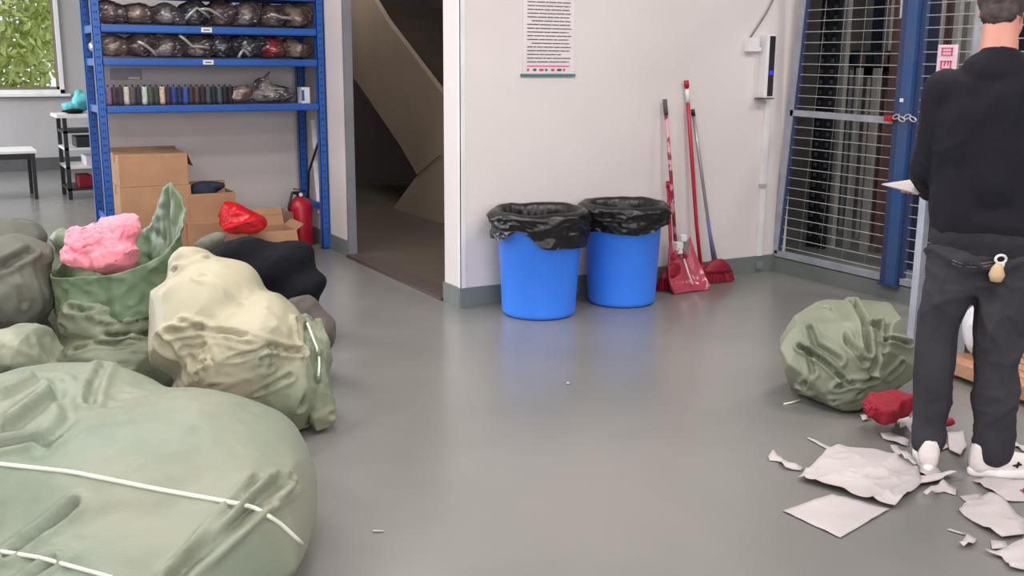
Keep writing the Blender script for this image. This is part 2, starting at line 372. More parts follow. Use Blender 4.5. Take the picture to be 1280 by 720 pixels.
# mid wall block: front face Y=YM from X=XO to XC, end face X=XO, door opening from Y 5.72 to 7.42
struct('wall_middle', box(XO, YM, 0, XC+.1, YM+.22, CH), M['wall'])
struct('wall_stair_side', join(box(XO, YJ, 0, XO+.05, YB+.0, CH), box(XO, YM+.22, 2.9, XO+.05, YJ, CH)), M['wall'])
struct('wall_shelf', box(1.12, YB, 0, XO+.07, YB+.2, CH), M['wall'])
wx0 = -1.6; wx1 = PY(76, 60, YFAR).x; wz0 = PY(40, 117, YFAR).z; wz1 = 2.6
struct('wall_far', join(box(-6, YFAR, 0, wx0, YFAR+.2, CH), box(wx1, YFAR, 0, 6, YFAR+.2, CH), box(wx0, YFAR, 0, wx1, YFAR+.2, wz0), box(wx0, YFAR, wz1, wx1, YFAR+.2, CH)), M['wall_far'])
struct('wall_left', box(-6.2, -4, 0, -6, 15.2, CH), M['wall'])
struct('wall_back', box(-6.2, -4.2, 0, 8, -4, CH), M['wall'])
struct('wall_cage_room', box(7.05, -4, 0, 7.2, 8.0, CH), mat('cage_room_paint', rgb(150, 146, 142), .85))
struct('floor_cage_room', box(XC+.1, -4, -.1, 7.05, 8.0, .10), M['skirt'])
struct('wall_right', box(5.9, 8.62, 0, 6.0, 15, CH), M['wall_far'])
# stair hall
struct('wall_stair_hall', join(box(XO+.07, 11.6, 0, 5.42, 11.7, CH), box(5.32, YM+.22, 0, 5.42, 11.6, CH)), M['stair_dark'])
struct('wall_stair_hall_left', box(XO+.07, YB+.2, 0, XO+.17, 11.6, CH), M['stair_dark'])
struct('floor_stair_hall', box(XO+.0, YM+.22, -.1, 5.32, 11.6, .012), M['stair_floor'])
# skirting
sk = .12
struct('baseboard_middle', box(XO-.012, YM-.014, 0, XC, YM, sk), M['skirt'])
struct('baseboard_opening', join(box(XO-.014, YM, 0, XO, YM+.22, sk), box(XO-.014, YJ, 0, XO, YB, sk)), M['skirt'])
struct('baseboard_shelf', box(1.12, YB-.014, 0, XO-.014, YB, sk), M['skirt'])
struct('baseboard_far', box(-6, YFAR-.015, 0, 6, YFAR, .17), M['skirt_dark'])
struct('trim_cage_curb', join(box(XC-.02, -4, 0, XC+.1, YM, .10)), M['skirt'])
struct('wall_cage_end', box(5.42, 8.0, 0, 7.2, 8.1, CH), M['wall_far'])
struct('trim_threshold', box(XO-.03, YM+.22, 0, XO+.13, YJ-.02, .022), M['threshold'])
j = struct('trim_opening_jamb', join(box(XO-.008, YJ-.03, 0, XO+.055, YJ, 2.9), box(XO-.008, YM+.22, 2.86, XO+.055, YJ, 2.92)), M['jamb'])
# corner guard strip on the wall end (warm white)
struct('trim_corner', join(box(XO-.004, YM-.004, sk, XO+.03, YM, CH), box(XO-.004, YM-.004, sk, XO, YM+.03, CH)), M['white_plastic'])

# window with frame, glass
wf = struct('window_1', join(box(wx0, YFAR-.03, wz0, wx1, YFAR+.12, wz0+.05), box(wx0, YFAR-.03, wz1-.05, wx1, YFAR+.12, wz1), box(wx1-.05, YFAR-.03, wz0, wx1, YFAR+.12, wz1), box(wx0, YFAR-.03, wz0, wx0+.05, YFAR+.12, wz1), box(.1, YFAR, wz0, .15, YFAR+.1, wz1)), M['white_plastic'])
struct('window_sill', box(wx0-.05, YFAR-.10, wz0-.035, wx1+.06, YFAR+.01, wz0), M['white_plastic'], wf)
struct('inner_frame', join(box(wx1-.085, YFAR+.03, wz0+.05, wx1-.05, YFAR+.08, wz1-.05), box(.15, YFAR+.03, wz0+.05, wx1-.05, YFAR+.08, wz0+.085)), mat('bronze_frame', rgb(120, 104, 88), .5), wf)
struct('pane', box(.15, YFAR+.05, wz0+.05, wx1-.05, YFAR+.056, wz1-.05), M['glass'], wf)
struct('pane', box(wx0+.05, YFAR+.05, wz0+.05, .1, YFAR+.056, wz1-.05), M['glass'], wf)
struct('ground_outside', box(-14, 15.2, -.3, 10, 45, -.25), M['grass'])

# trees outside the window
rnd = random.Random(4)
def tree(x, y, h, r, leafmat, label, n=7000):
    t = thing('tree', label, 'tree', (x, y, -.25), 'trees outside the window')
    ob('trunk', tube([(x, y, -.25), (x+.1, y, h*.5), (x, y+.1, h*.8)], [.14, .09, .04]), M['bark'], t)
    V = []; Fc = []
    for i in range(n):
        a = rnd.uniform(0, 6.28); ph = math.acos(rnd.uniform(-1, 1)); rr = r*rnd.uniform(.35, 1)**.5
        c = Vector((x+rr*math.sin(ph)*math.cos(a), y+rr*math.sin(ph)*math.sin(a), h*.62+rr*1.25*math.cos(ph)))
        s = rnd.uniform(.06, .13); u = Vector([rnd.gauss(0, 1) for _ in range(3)]).normalized(); v = u.orthogonal().normalized()
        k = len(V); V += [c+u*s, c+v*s*.5, c-u*s, c-v*s*.5]; Fc.append((k, k+1, k+2, k+3))
    o = ob('foliage', (V, Fc), leafmat, t); o['kind'] = 'stuff'
tree(.9, 20.5, 4.0, 1.7, M['leaf'], 'yellow-green leafy tree seen through the right part of the window')
tree(-2.6, 24, 4.2, 1.9, M['leaf2'], 'paler green tree further left outside the window')
tree(4.2, 23.5, 3.6, 1.5, M['leaf2'], 'low pale tree furthest right outside the window')

# ceiling light fittings
for i, (x, y) in enumerate(LIGHTS):
    t = thing('ceiling_light', 'flat white rectangular light fitting on the ceiling', 'light', (x, y, CH), 'ceiling light fittings')
    ob('frame', join(box(x-.62, y-.32, CH-.05, x+.62, y-.29, CH), box(x-.62, y+.29, CH-.05, x+.62, y+.32, CH), box(x-.62, y-.29, CH-.05, x-.59, y+.29, CH), box(x+.59, y-.29, CH-.05, x+.62, y+.29, CH)), M['white_plastic'], t)
    ob('diffuser', box(x-.59, y-.29, CH-.03, x+.59, y+.29, CH-.01), M['lamp'], t)

# ------------------------------------------------------------ stairs seen through the opening (along plane X = XS)
XS = 4.0
def SP(x, y): return PX(x, y, XS)
def prism_x(poly, x1):
    n = len(poly); V = [Vector(p) for p in poly] + [Vector((x1, p.y, p.z)) for p in poly]
    return V, [tuple(range(n)), tuple(range(n, 2*n))[::-1]] + [(i, n+i, n+(i+1) % n, (i+1) % n) for i in range(n)]
st = thing('staircase', 'plastered beige staircase inside the dark stair hall behind the opening', 'stairs', (XS, 8, 0))
A = [SP(440, -25), SP(468, 0), SP(483, 25), SP(553, 117), SP(575, 146), SP(575, 212), SP(549, 194), SP(521, 218), SP(499, 180), SP(447, 104), SP(425, 72)]
ob('upper_parapet', prism_x(A, XS+.05), M['stair_plaster'], st)
B = [SP(521, 218), SP(549, 194), SP(575, 172), SP(575, 276), SP(553, 279), SP(470, 287)]
B = [Vector((p.x+.01, p.y, p.z)) for p in B]
ob('lower_wall', prism_x(B, XS+.06), mat('beige_lower_plaster', rgb(158, 144, 128), .85, rgb(150, 138, 122), 2), st)
# steps behind the parapet, each a block; going up away from the landing
p_lo = SP(553, 160); p_hi = SP(455, 5)
ns = 9
for i in range(ns):
    a = i/ns; y0 = p_lo.y + (p_hi.y-p_lo.y)*a; y1 = p_lo.y + (p_hi.y-p_lo.y)*(i+1)/ns; z = p_lo.z + (p_hi.z-p_lo.z)*a + .1
    ob('step', box(XS+.055, min(y0, y1), z-.17, XS+1.3, max(y0, y1)+.02, z), M['stair_floor'], st)
st2 = thing('stair_storage_shelf', 'dim low ledge in the stair hall left of the stairs', 'ledge', (3.2, 9.5, 0))
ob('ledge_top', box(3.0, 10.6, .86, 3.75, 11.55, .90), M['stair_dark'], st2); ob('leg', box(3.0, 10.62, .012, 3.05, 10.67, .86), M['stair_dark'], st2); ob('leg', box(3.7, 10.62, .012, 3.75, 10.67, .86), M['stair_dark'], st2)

# ------------------------------------------------------------ blue storage rack
XL, XR, YF, YR = 1.10, 2.68, 7.75, 8.25
rk = thing('storage_rack', 'blue steel boltless storage rack standing against the white wall left of the opening', 'shelf rack', ((XL+XR)/2, 8, 0))
def post(x, y):
    s = .056; t = .004
    o = ob('post', join(box(x-s/2, y-s/2, 0, x+s/2, y-s/2+t, 2.3), box(x-s/2, y-s/2, 0, x-s/2+t, y+s/2, 2.3), box(x+s/2-t, y-s/2, 0, x+s/2, y+s/2, 2.3)), M['blue_steel'], rk)
    ob('slot_row', join(*[box(x-.010, y-s/2-.001, .15+k*.05, x-.004, y-s/2+.0005, .165+k*.05) for k in range(42)], *[box(x+.004, y-s/2-.001, .15+k*.05, x+.010, y-s/2+.0005, .165+k*.05) for k in range(42)]), M['hole'], o)['kind'] = 'stuff'
    ob('foot', box(x-.03, y-.03, 0, x+.03, y+.03, .012), M['black_metal'], o)
for x, y in ((XL, YF), (XR, YF), (XL, YR), (XR, YR)): post(x, y)
LEV = [1.105, 1.43, 1.655, 1.905]
for z in LEV:
    ob('beam', join(box(XL+.02, YF-.02, z-.03, XR-.02, YF+.0, z+.022, .004), box(XL+.02, YF-.028, z-.02, XR-.02, YF-.018, z+.004)), M['blue_steel'], rk)
    ob('beam', box(XL+.02, YR, z-.03, XR-.02, YR+.02, z+.022), M['blue_steel'], rk)
    for x in (XL, XR): ob('side_beam', box(x-.012, YF+.02, z-.03, x+.012, YR-.02, z+.02), M['blue_steel'], rk)
    ob('shelf_board', box(XL+.02, YF, z+.006, XR-.02, YR, z+.02), mat('grey_shelf_steel', rgb(120, 126, 140), .5), rk)
for x in (XL, XR): ob('side_beam', box(x-.012, YF+.02, .30, x+.012, YR-.02, .35), M['blue_steel'], rk)
for z in (1.655, 1.43):
    o = ob('beam_label', box(1.80, YF-.031, z-.018, 1.875, YF-.028, z+.014), M['label'], rk); 
    o['label'] = 'small white label on blue beam'
    ob('print', box(1.815, YF-.033, z-.006, 1.86, YF-.031, z+.002), M['print_dark'], o)
# bundles of fabric in plastic on the two upper shelves
rnd = random.Random(11)
def bundle(cx, cy, z, rx, ry, rz, m, seed, label, group, cat='fabric bundle', vox=.011, ridge=.018):
    pr_ = [('e', Vector((cx+rnd.uniform(-.5, .5)*rx, cy+rnd.uniform(-.4, .2)*ry, z+rz*(.5+rnd.random()*.8))), (rx*rnd.uniform(.5, .95), ry*.7, rz*rnd.uniform(.35, .75)), Euler((rnd.uniform(-.1, .1), rnd.uniform(-.5, .5), rnd.uniform(-.3, .3))).to_matrix()) for _ in range(5)]
    pr_.append(('e', Vector((cx, cy, z+rz*.8)), (rx*1.02, ry, rz*.85), None))
    me = blob(pr_, .012, 2); me = buckle(me, (rnd.uniform(-1, 1), .2, 1), .22, 70, .15, .004, seed, 4, floor=z); me = wrinkle(me, seed, (.012, 7), (ridge, 11), (1, .2, .2), 2.5, (.007, 30), floor=z, sharp=4, facets=14, fk=.85)
    return blob_thing('fabric_bundle', me, m, label, cat, group)
words = ['brown', 'grey', 'taupe', 'dark grey']
places = ['leftmost', 'second from the left', 'third from the left', 'fourth from the left', 'fifth from the left', 'sixth from the left', 'seventh from the left', 'rightmost']
for lv, (z, hh) in enumerate(((1.677, .098), (1.452, .092))):
    nb = 8; x = XL+.12
    for i in range(nb):
        k = [0, 2, 1, 3, 0, 1, 0, 2][i] if lv == 0 else [2, 0, 1, 0, 3, 3, 1, 2][i]
        m = M['pack'][k]; wd = words[k]
        if lv == 1 and i == 6: m = M['pack_red']; wd = 'dark red'
        cx = XL+.13+i*(XR-XL-.26)/(nb-1)
        bundle(cx, YF+.18, z, .125, .16, hh*(.9+.25*rnd.random()), m, 50+lv*10+i, '%s plastic-wrapped fabric, %s on the %s bundle shelf' % (wd, places[i], 'upper' if lv == 0 else 'lower'), 'plastic wrapped fabric bundles on the %s shelf' % ('upper' if lv == 0 else 'second'))
# light straps and rolled strips lying on the bundles
def strip_roll(name, pts, r, m, label, cat='strap', group=None):
    o = ob(name, tube(pts, r, 8), m, None, True); return tag(o, label, cat, group)
for i, (a, b, c, wd) in enumerate((((232, 24), (246, 10), (262, 22), 'upper shelf, left of its label'), ((250, 12), (262, 12), (280, 24), 'upper shelf, right above its label'), ((224, 44), (240, 58), (262, 60), 'second shelf, left of its label'), ((172, 52), (186, 60), (196, 70), 'second shelf, near the left post'), ((338, 18), (352, 22), (366, 24), 'upper shelf, near the right post'), ((298, 72), (304, 62), (312, 70), 'second shelf, right of its label'))):
    P = [PY(x, y, YF+.0+.01*q) for q, (x, y) in enumerate((a, b, c))]
    mid = [P[0], (P[0]+P[1])/2+Vector((0, -.005, .004)), P[1], (P[1]+P[2])/2+Vector((0, -.005, .004)), P[2]]
    strip_roll('strap', mid, .011, M['alu'], 'pale grey rolled strap over the bundles on the '+wd, 'strap', 'pale straps on the fabric bundles')
# thread spools in a row
cols = [(150, 120, 150), (70, 50, 70), (60, 54, 60), (206, 200, 188), (96, 84, 80), (50, 46, 58), (198, 206, 196), (70, 84, 72), (60, 62, 60), (214, 186, 160), (54, 40, 64), (40, 64, 140), (30, 40, 84), (54, 84, 160), (60, 44, 52), (84, 60, 60), (40, 36, 46), (60, 80, 88), (30, 34, 44), (70, 84, 96), (22, 22, 30), (26, 24, 32)]
names = ['mauve', 'plum', 'dark plum', 'cream', 'taupe', 'dark grey-violet', 'pale green', 'moss green', 'dark olive', 'peach', 'dark purple', 'blue', 'navy', 'bright blue', 'dark maroon', 'brown', 'charcoal violet', 'slate teal', 'near-black blue', 'slate grey', 'black', 'black-brown']
x = XL+.06; dx = .0405
for i, c in enumerate(cols):
    cx = XL+.055+i*dx; cy = YF+.05; z = LEV[0]+.0205
    t = thing('thread_spool', '%s thread spool, %s in the spool row' % (names[i], 'first' if i == 0 else 'next right of the %s one' % names[i-1]), 'thread spool', (cx, cy, z), 'thread spools on the lowest rack shelf')
    mm = mat('thread_'+names[i].replace(' ', '_'), rgb(*c), .7, rgb(*[q*.8 for q in c]), 60)
    ob('thread', lathe([(.004, .008), (.0185, .008), (.0195, .03), (.0195, .115), (.0185, .130), (.004, .130)], (cx, cy, z), 16, True), mm, t, True)
    ob('core', lathe([(.006, 0), (.019, .0), (.019, .007), (.006, .007), (.006, .14), (.010, .144), (.0, .144)], (cx, cy, z), 12, True), M['black_metal'], t)
# plastic bags on that shelf
z = LEV[0]+.021
me = wrinkle(blob([('e', Vector((2.08, YF+.1, z+.06)), (.085, .08, .065), None), ('e', Vector((2.12, YF+.1, z+.09)), (.05, .06, .04), None)], .010, 3), 81, (.012, 9), (.016, 14), (1, 0, .6), 2, (.006, 30), floor=z)
blob_thing('plastic_bag', me, M['pack'][2], 'crumpled taupe plastic bag right of the thread spools on the lowest rack shelf', 'bag')
me = wrinkle(blob([('e', Vector((2.34, YF+.12, z+.065)), (.17, .1, .07), None), ('e', Vector((2.27, YF+.12, z+.14)), (.06, .06, .06), None), ('c', Vector((2.27, YF+.1, z+.17)), .03, Vector((2.32, YF+.1, z+.235)), .012)], .011, 3), 83, (.014, 7), (.018, 12), (1, 0, .2), 2.5, (.006, 30), floor=z)
blob_thing('plastic_bag', me, M['pack'][1], 'grey knotted plastic bag lying near the right end of the lowest rack shelf', 'bag')
o = thing('thread_cone_box', 'small blue and white carton at the right end of the lowest rack shelf', 'carton', (2.575, YF+.08, z))
ob('carton', box(2.54, YF+.03, z, 2.605, YF+.14, z+.12, .003), M['white_film'], o); ob('blue_side', box(2.539, YF+.028, z+.02, 2.56, YF+.03, z+.10), M['blue_steel'], o)

# power outlet on the wall behind the rack
oq = thing('wall_socket', 'white wall socket on the wall behind the rack above the thread spools', 'socket', PY(160, 94, YB))
p = PY(160, 94, YB); ob('plate', box(p.x-.13, YB-.012, p.z-.035, p.x+.10, YB, p.z+.05, .003), M['wall_far'], oq)
ob('rocker', box(p.x-.0, YB-.02, p.z-.03, p.x+.08, YB-.012, p.z-.012), M['white_plastic'], oq)

# ------------------------------------------------------------ boxes beneath the rack
def carton(x0, y0, z0, x1, y1, z1, label, ang=0, flaps=None, mt='cardboard', name='cardboard_box', open_top=False, tape=True):
    c = ((x0+x1)/2, (y0+y1)/2, z0); t = thing(name, label, 'box', c); R = rotz(ang, c); k = .006
    if open_top:
        body = join(box(x0, y0, z0, x1, y0+k, z1), box(x0, y1-k, z0, x1, y1, z1), box(x0, y0+k, z0, x0+k, y1-k, z1), box(x1-k, y0+k, z0, x1, y1-k, z1), box(x0+k, y0+k, z0, x1-k, y1-k, z0+k))
    else: body = box(x0, y0, z0, x1, y1, z1, .004)
    ob('carton', xf(body, R), M[mt], t)
    if tape and not open_top: ob('tape', xf(join(box(x0+.0, (y0+y1)/2-.025, z1, x1, (y0+y1)/2+.025, z1+.001), box(x0-.001, (y0+y1)/2-.025, z1-.06, x0, (y0+y1)/2+.025, z1+.001)), R), M['tape'], t)
    for f in (flaps or []):
        side, ln, deg = f; a = math.radians(deg)
        if side == 'f': V = slab([(x0, y0, z1), (x1, y0, z1), (x1, y0-ln*math.cos(a), z1+ln*math.sin(a)), (x0, y0-ln*math.cos(a), z1+ln*math.sin(a))], .005)
        if side == 'b': V = slab([(x0, y1, z1), (x0, y1+ln*math.cos(a), z1+ln*math.sin(a)), (x1, y1+ln*math.cos(a), z1+ln*math.sin(a)), (x1, y1, z1)], .005)
        if side == 'l': V = slab([(x0, y0, z1), (x0-ln*math.cos(a), y0, z1+ln*math.sin(a)), (x0-ln*math.cos(a), y1, z1+ln*math.sin(a)), (x0, y1, z1)], .005)
        if side == 'r': V = slab([(x1, y0, z1), (x1, y1, z1), (x1+ln*math.cos(a), y1, z1+ln*math.sin(a)), (x1+ln*math.cos(a), y0, z1+ln*math.sin(a))], .005)
        ob('flap', xf(V, R), M[mt], t)
    return t
def bx_from(xa, xb, yt, yb, Y): a = PY(xa, yb, Y); b = PY(xb, yt, Y); return a.x, b.x, a.z, b.z
Yb = YF+.03
x0, x1, _, z1 = bx_from(150, 234, 192, 232, Yb); z_mid = PY(190, 233, Yb).z
carton(x0, Yb, z_mid, x1, Yb+.34, z1, 'large cardboard box, topmost of the stack beside the left rack post', flaps=[('r', .10, -68), ('b', .10, 12)])
carton(x0-.005, Yb-.01, 0, x1+.01, Yb+.36, z_mid-.001, 'large cardboard box at the bottom of the stack beside the left rack post', name='cardboard_box')
c3x0, c3x1, c3z0, c3z1 = bx_from(238, 294, 240, 278, Yb-.02)
carton(c3x0, Yb-.02, c3z0, c3x1, Yb+.26, c3z1, 'mid-sized cardboard box with dark cloth spilling from its top', flaps=[('b', .06, 75)], open_top=True)
me = wrinkle(blob([E(254, 238, 7.72, 18, 12, .09), E(266, 232, 7.75, 16, 6, .08)], .012, 3), 91, (.012, 8), (.018, 12), (1, 0, 0), 2, (.006, 28), floor=None)
blob_thing('dark_cloth', me, M['navy'], 'dark navy cloth bundled on top of the mid-sized cardboard box', 'cloth')
carton(c3x0-.03, Yb-.06, 0, c3x1+.03, Yb+.28, c3z0-.001, 'low wide cardboard box under the box with the dark cloth', name='cardboard_box', tape=False)
# open box at the right, low
q0 = G(314, 326); q1 = G(371, 322)
oy = 7.42
ox0 = PY(312, 300, oy).x; ox1 = PY(371, 300, oy).x; oz = PY(340, 290, oy).z
carton(ox0, oy, 0, ox1, oy+.30, oz, 'open cardboard box with raised flaps in front of the fire extinguisher', flaps=[('b', .14, 60), ('r', .07, 35), ('f', .10, -62)], open_top=True)
carton(c3x1+.06, oy+.34, 0, PY(368, 300, oy+.34).x, oy+.62, PY(340, 268, oy+.34).z, 'closed greyish cardboard box behind the open box', mt='cardboard_dark')
# red plastic bag on the boxes
cD = 7.33
me = wrinkle(buckle(soft_blob([E(281, 260, cD+.05, 13, 11, .09, .3), E(298, 272, cD, 26, 17, .1, .5), E(316, 280, cD-.06, 24, 11, .09, .4), E(300, 286, cD-.1, 26, 9, .09, .2)], .010, 3, .022, 4), (.5, 0, 1), .3, 90, .2, .004, 4, 5, floor=None), 95, (.02, 6), (.014, 10), (1, 0, -.7), 2.5, (.004, 26), floor=None, facets=20, fk=.8)
blob_thing('red_bag', me, M['red_film'], 'crumpled bright red plastic bag lying over the cardboard boxes', 'bag')

# fire extinguisher beside the right rack post
ep = G(379, 306); ex, ey = PY(379, 300, 7.93).x, 7.98
fe = thing('fire_extinguisher', 'red fire extinguisher with black hose beside the right rack post', 'fire extinguisher', (ex, ey, 0))
hz = PY(378, 246, 7.93).z
ob('cylinder', lathe([(.0, 0), (.09, 0), (.096, .02), (.096, hz-.09), (.088, hz-.05), (.05, hz-.015), (.028, hz), (.0, hz)], (ex, ey, 0), 32), M['red_plastic'], fe, True)
ob('valve', join(lathe([(.0, hz-.005), (.024, hz-.005), (.024, hz+.03), (0, hz+.03)], (ex, ey, 0), 16), box(ex-.06, ey-.012, hz+.03, ex+.05, ey+.012, hz+.04), bar((ex-.05, ey, hz+.06), (ex+.04, ey, hz+.045), .02, .008)), M['black_metal'], fe)
ob('hose', tube([(ex-.01, ey-.01, hz+.02), (ex-.07, ey-.03, hz+.03), (ex-.1, ey-.03, hz-.08), (ex-.095, ey-.03, hz-.25)], .011, 8), M['black_metal'], fe, True)
ob('gauge', xf(lathe([(0, 0), (.015, 0), (.015, .01), (0, .01)], (0, 0, 0), 12), Matrix.Translation((ex, ey-.024, hz+.015)) @ Matrix.Rotation(math.pi/2, 4, 'X')), M['white_plastic'], fe)
# black rod and white strips against the side wall beside the right post
a = PX(386, 215, XO-.03); b = PX(398, 178, XO-.03)
tag(ob('black_rod', tube([G(384, 298), PX(386, 215, XO-.05), PX(398, 178, XO-.02), ], .010, 8), M['black_metal']), 'thin black rod leaning against the wall behind the right rack post', 'rod')
for (ya, yb_, xa, xb_, t_) in ((150, 186, 393, 396, 'short white plastic strip fixed high on the wall beside the right rack post'), (196, 266, 395, 402, 'long white plastic strip fixed low on the wall beside the right rack post')):
    a = PX(xa-1, ya, XO-.008); b = PX(xb_-1, yb_, XO-.008)
    tag(ob('plastic_strip', bar(a, b, .05, .012), M['white_plastic']), t_, 'strip')

# ------------------------------------------------------------ far corner: bench and small rack
bn = thing('bench', 'low white-topped bench with black legs by the far window wall', 'bench', (.3, 12.3, 0))
bz = PY(20, 186, 12.2).z; bx1 = PY(43, 190, 12.2).x
ob('seat_top', box(-.9, 11.9, bz-.03, bx1, 12.5, bz, .004), M['table_top'], bn)
ob('apron', join(box(-.88, 11.92, bz-.09, bx1-.02, 11.95, bz-.03), box(bx1-.05, 11.95, bz-.09, bx1-.02, 12.48, bz-.03)), M['black_metal'], bn)
for lx in (-.86, bx1-.04):
    for ly in (11.93, 12.46): ob('leg', box(lx-.018, ly-.018, 0, lx+.018, ly+.018, bz-.03), M['black_metal'], bn)
tr = thing('small_trolley', 'narrow black-framed trolley with white top left of the blue rack', 'trolley', (1.7, 12, 0))
tx0 = PY(78, 200, 12).x; tx1 = tx0+.75; tz = PY(90, 142, 12).z
ob('top_tray', join(box(tx0-.05, 11.7, tz-.03, tx1, 12.3, tz)), M['table_top'], tr)
for lx in (tx0+.02, tx1-.05):
    for ly in (11.72, 12.26): ob('leg', box(lx-.02, ly-.02, .0, lx+.02, ly+.02, tz-.03), M['black_metal'], tr)
for i, f in enumerate((.12, .38, .6, .8)):
    ob('shelf', box(tx0, 11.7, tz*f-.012, tx1, 12.3, tz*f+.012), M['table_top'] if i in (2, 1) else M['black_metal'], tr)
for i, (f, xx, ww, hh, m, lb) in enumerate(((.12, .12, .14, .12, 'red_cloth', 'small dark red packet on the lowest trolley shelf'), (.38, .2, .25, .1, 'white_film', 'white packet on the second trolley shelf from below'), (.6, .12, .4, .11, 'black_metal', 'black box on the upper trolley shelf'), (.12, .4, .28, .2, 'brown_cloth', 'taupe packet at the back of the lowest trolley shelf'))):
    tag(ob('packet', box(tx0+xx, 11.75, tz*f+.012, tx0+xx+ww, 12.1, tz*f+.012+hh, .01), M[m]), lb, 'packet', 'packets on the small trolley')
me = wrinkle(buckle(blob([E(94, 134, 11.35, 17, 6, .16), E(104, 128, 11.35, 12, 10, .12, .4), ('c', PD(102, 127, 11.35), .06, PD(98, 114, 11.35), .03)], .016, 2), (.5, 0, 1), .35, 80, .15, .004, 3, 5, floor=None), 101, (.02, 5), (.02, 8), (0, 0, 1), 2, (.006, 20), floor=None, facets=16, fk=.8)
blob_thing('teal_cloth', me, M['teal_cloth'], 'crumpled teal cloth on top of the narrow trolley', 'cloth')
me = wrinkle(blob([E(90, 139, 11.12, 14, 3, .12)], .018, 3), 103, (.01, 5), (.01, 8), floor=None)
blob_thing('black_cloth', me, M['black_cloth'], 'flat black cloth under the teal cloth on the trolley', 'cloth')

# ------------------------------------------------------------ notice on the middle wall
nx0 = PY(653, 50, YM).x; nx1 = PY(717, 50, YM).x; nz0 = PY(685, 94, YM).z; nz1 = nz0+.62
nt_ = thing('wall_notice', 'white printed notice sheet on the wall above the left blue bin', 'notice', ((nx0+nx1)/2, YM, nz0))
ob('sheet', box(nx0, YM-.004, nz0, nx1, YM-.001, nz1), mat('notice_sheet', rgb(224, 214, 216), .35), nt_)
W = nx1-nx0; rnd = random.Random(5)
k = 0; z = nz0+.075
while z < nz1-.02:
    xa = nx0+.03+(.03 if k % 6 == 5 else 0); xb = nx1-.02-(.07 if k == 2 else .02*rnd.random())
    segs = []; x = xa
    while x < xb:
        l = rnd.uniform(.02, .08); segs.append(box(x, YM-.0052, z, min(x+l, xb), YM-.004, z+.006)); x += l+rnd.uniform(.003, .006)
    ob('text_line', join(*segs), M['print_dark'], nt_); z += .0215; k += 1
ob('magenta_rule', box(nx0+.03, YM-.0052, nz0+.05, nx1-.03, YM-.004, nz0+.056), M['print_red'], nt_)
for i in range(7): ob('footer_mark', box(nx0+.03+i*.042, YM-.0052, nz0+.024, nx0+.045+i*.042+.008*(i % 3), YM-.004, nz0+.038), M['print_dark'] if i % 2 else M['print_red'], nt_)
ob('bottom_rail', box(nx0-.012, YM-.012, nz0-.008, nx1+.012, YM-.001, nz0+.008), M['print_teal'], nt_)

# ------------------------------------------------------------ access terminal, junction box, conduit
d0 = PY(957, 43, YM); d1 = PY(957, 122, YM)
dv = thing('access_terminal', 'slim white terminal with black screen and blue light on the wall near the cage', 'terminal', (d0.x, YM, d1.z))
ob('housing', box(d0.x-.045, YM-.07, d1.z, d0.x+.03, YM, d0.z, .006), M['white_plastic'], dv)
ob('screen', box(d0.x-.022, YM-.074, d1.z+.012, d0.x+.026, YM-.069, d0.z-.012, .002), mat('screen_black', rgb(52, 48, 54), .15), dv)
ob('status_light', box(d0.x-.012, YM-.077, (d0.z+d1.z)/2-.055, d0.x+.012, YM-.074, (d0.z+d1.z)/2-.03), M['blue_led'], dv)
ob('camera_window', box(d0.x-.016, YM-.076, d0.z-.11, d0.x+.02, YM-.074, d0.z-.03), M['black_metal'], dv)
ob('base_plate', box(d0.x-.07, YM-.08, d1.z-.008, d0.x+.035, YM, d1.z), M['print_dark'], dv)
j0 = PY(937, 56, YM)
jb = thing('junction_box', 'small white junction box left of the wall terminal', 'socket', (j0.x, YM, j0.z))
ob('box_body', box(j0.x-.045, YM-.045, j0.z-.045, j0.x+.045, YM, j0.z+.045, .005), M['white_plastic'], jb)
ob('connector', box(j0.x+.045, YM-.03, j0.z-.04, j0.x+.08, YM, j0.z-.015), M['white_plastic'], jb)
pts = [PY(936, 50, YM-.02), PY(944, 38, YM-.02), PY(957, 18, YM-.02), PY(968, -3, YM-.02), PY(985, -60, YM-.02)]
tag(ob('power_cable', tube(pts, .006, 8), mat('grey_cable', rgb(120, 112, 112), .5), None, True), 'thin grey cable rising to the right from the white junction box', 'cable')
c0 = PY(957, 130, YM)
cd = thing('conduit', 'white vertical conduit running down the wall below the terminal', 'conduit', (c0.x+.01, YM, sk))
ob('channel', box(c0.x-.015, YM-.022, sk, c0.x+.028, YM, d1.z-.02, .003), M['white_plastic'], cd)
ob('clip', box(c0.x-.02, YM-.026, .6, c0.x+.033, YM, .63), M['wall_far'], cd)
ob('floor_plug', box(c0.x-.02, YM-.03, .03, c0.x+.03, YM-.014, .08), M['jamb'], cd)

# ------------------------------------------------------------ wire cage
def cz(x, y): q = PX(x, y, XC); return q
zb = .13; zt = 2.25; zl = PX(1040, 144, XC).z
bY0, bY1 = 5.435, 5.315                                  # hinge bar leans a little
yp = 4.40                                                 # centre of the blue post
def ybar(z): return bY0 + (bY1-bY0)*(z-zb)/(1.86-zb)
cg = thing('cage_door', 'wire mesh cage door in a pale blue-grey frame next to the wall corner', 'cage door', (XC, 4.9, zb))
ob('hinge_stile', join(bar((XC, ybar(zb), zb), (XC, ybar(zt), zt), .035, .055)), M['cage_steel'], cg)
ob('inner_edge', bar((XC, ybar(zb)-.036, zb), (XC, ybar(zt)-.036, zt), .02, .02), M['cage_blue_edge'], cg)
ob('bottom_rail', bar((XC, ybar(zb), zb), (XC, yp, zb+.0), .035, .04), M['cage_steel'], cg)
ob('lock_rail', bar((XC, ybar(zl), zl+.0), (XC, yp, zl-.01), .035, .04), M['cage_steel'], cg)
ob('top_rail', bar((XC, ybar(zt), zt), (XC, yp, zt), .035, .04), M['cage_steel'], cg)
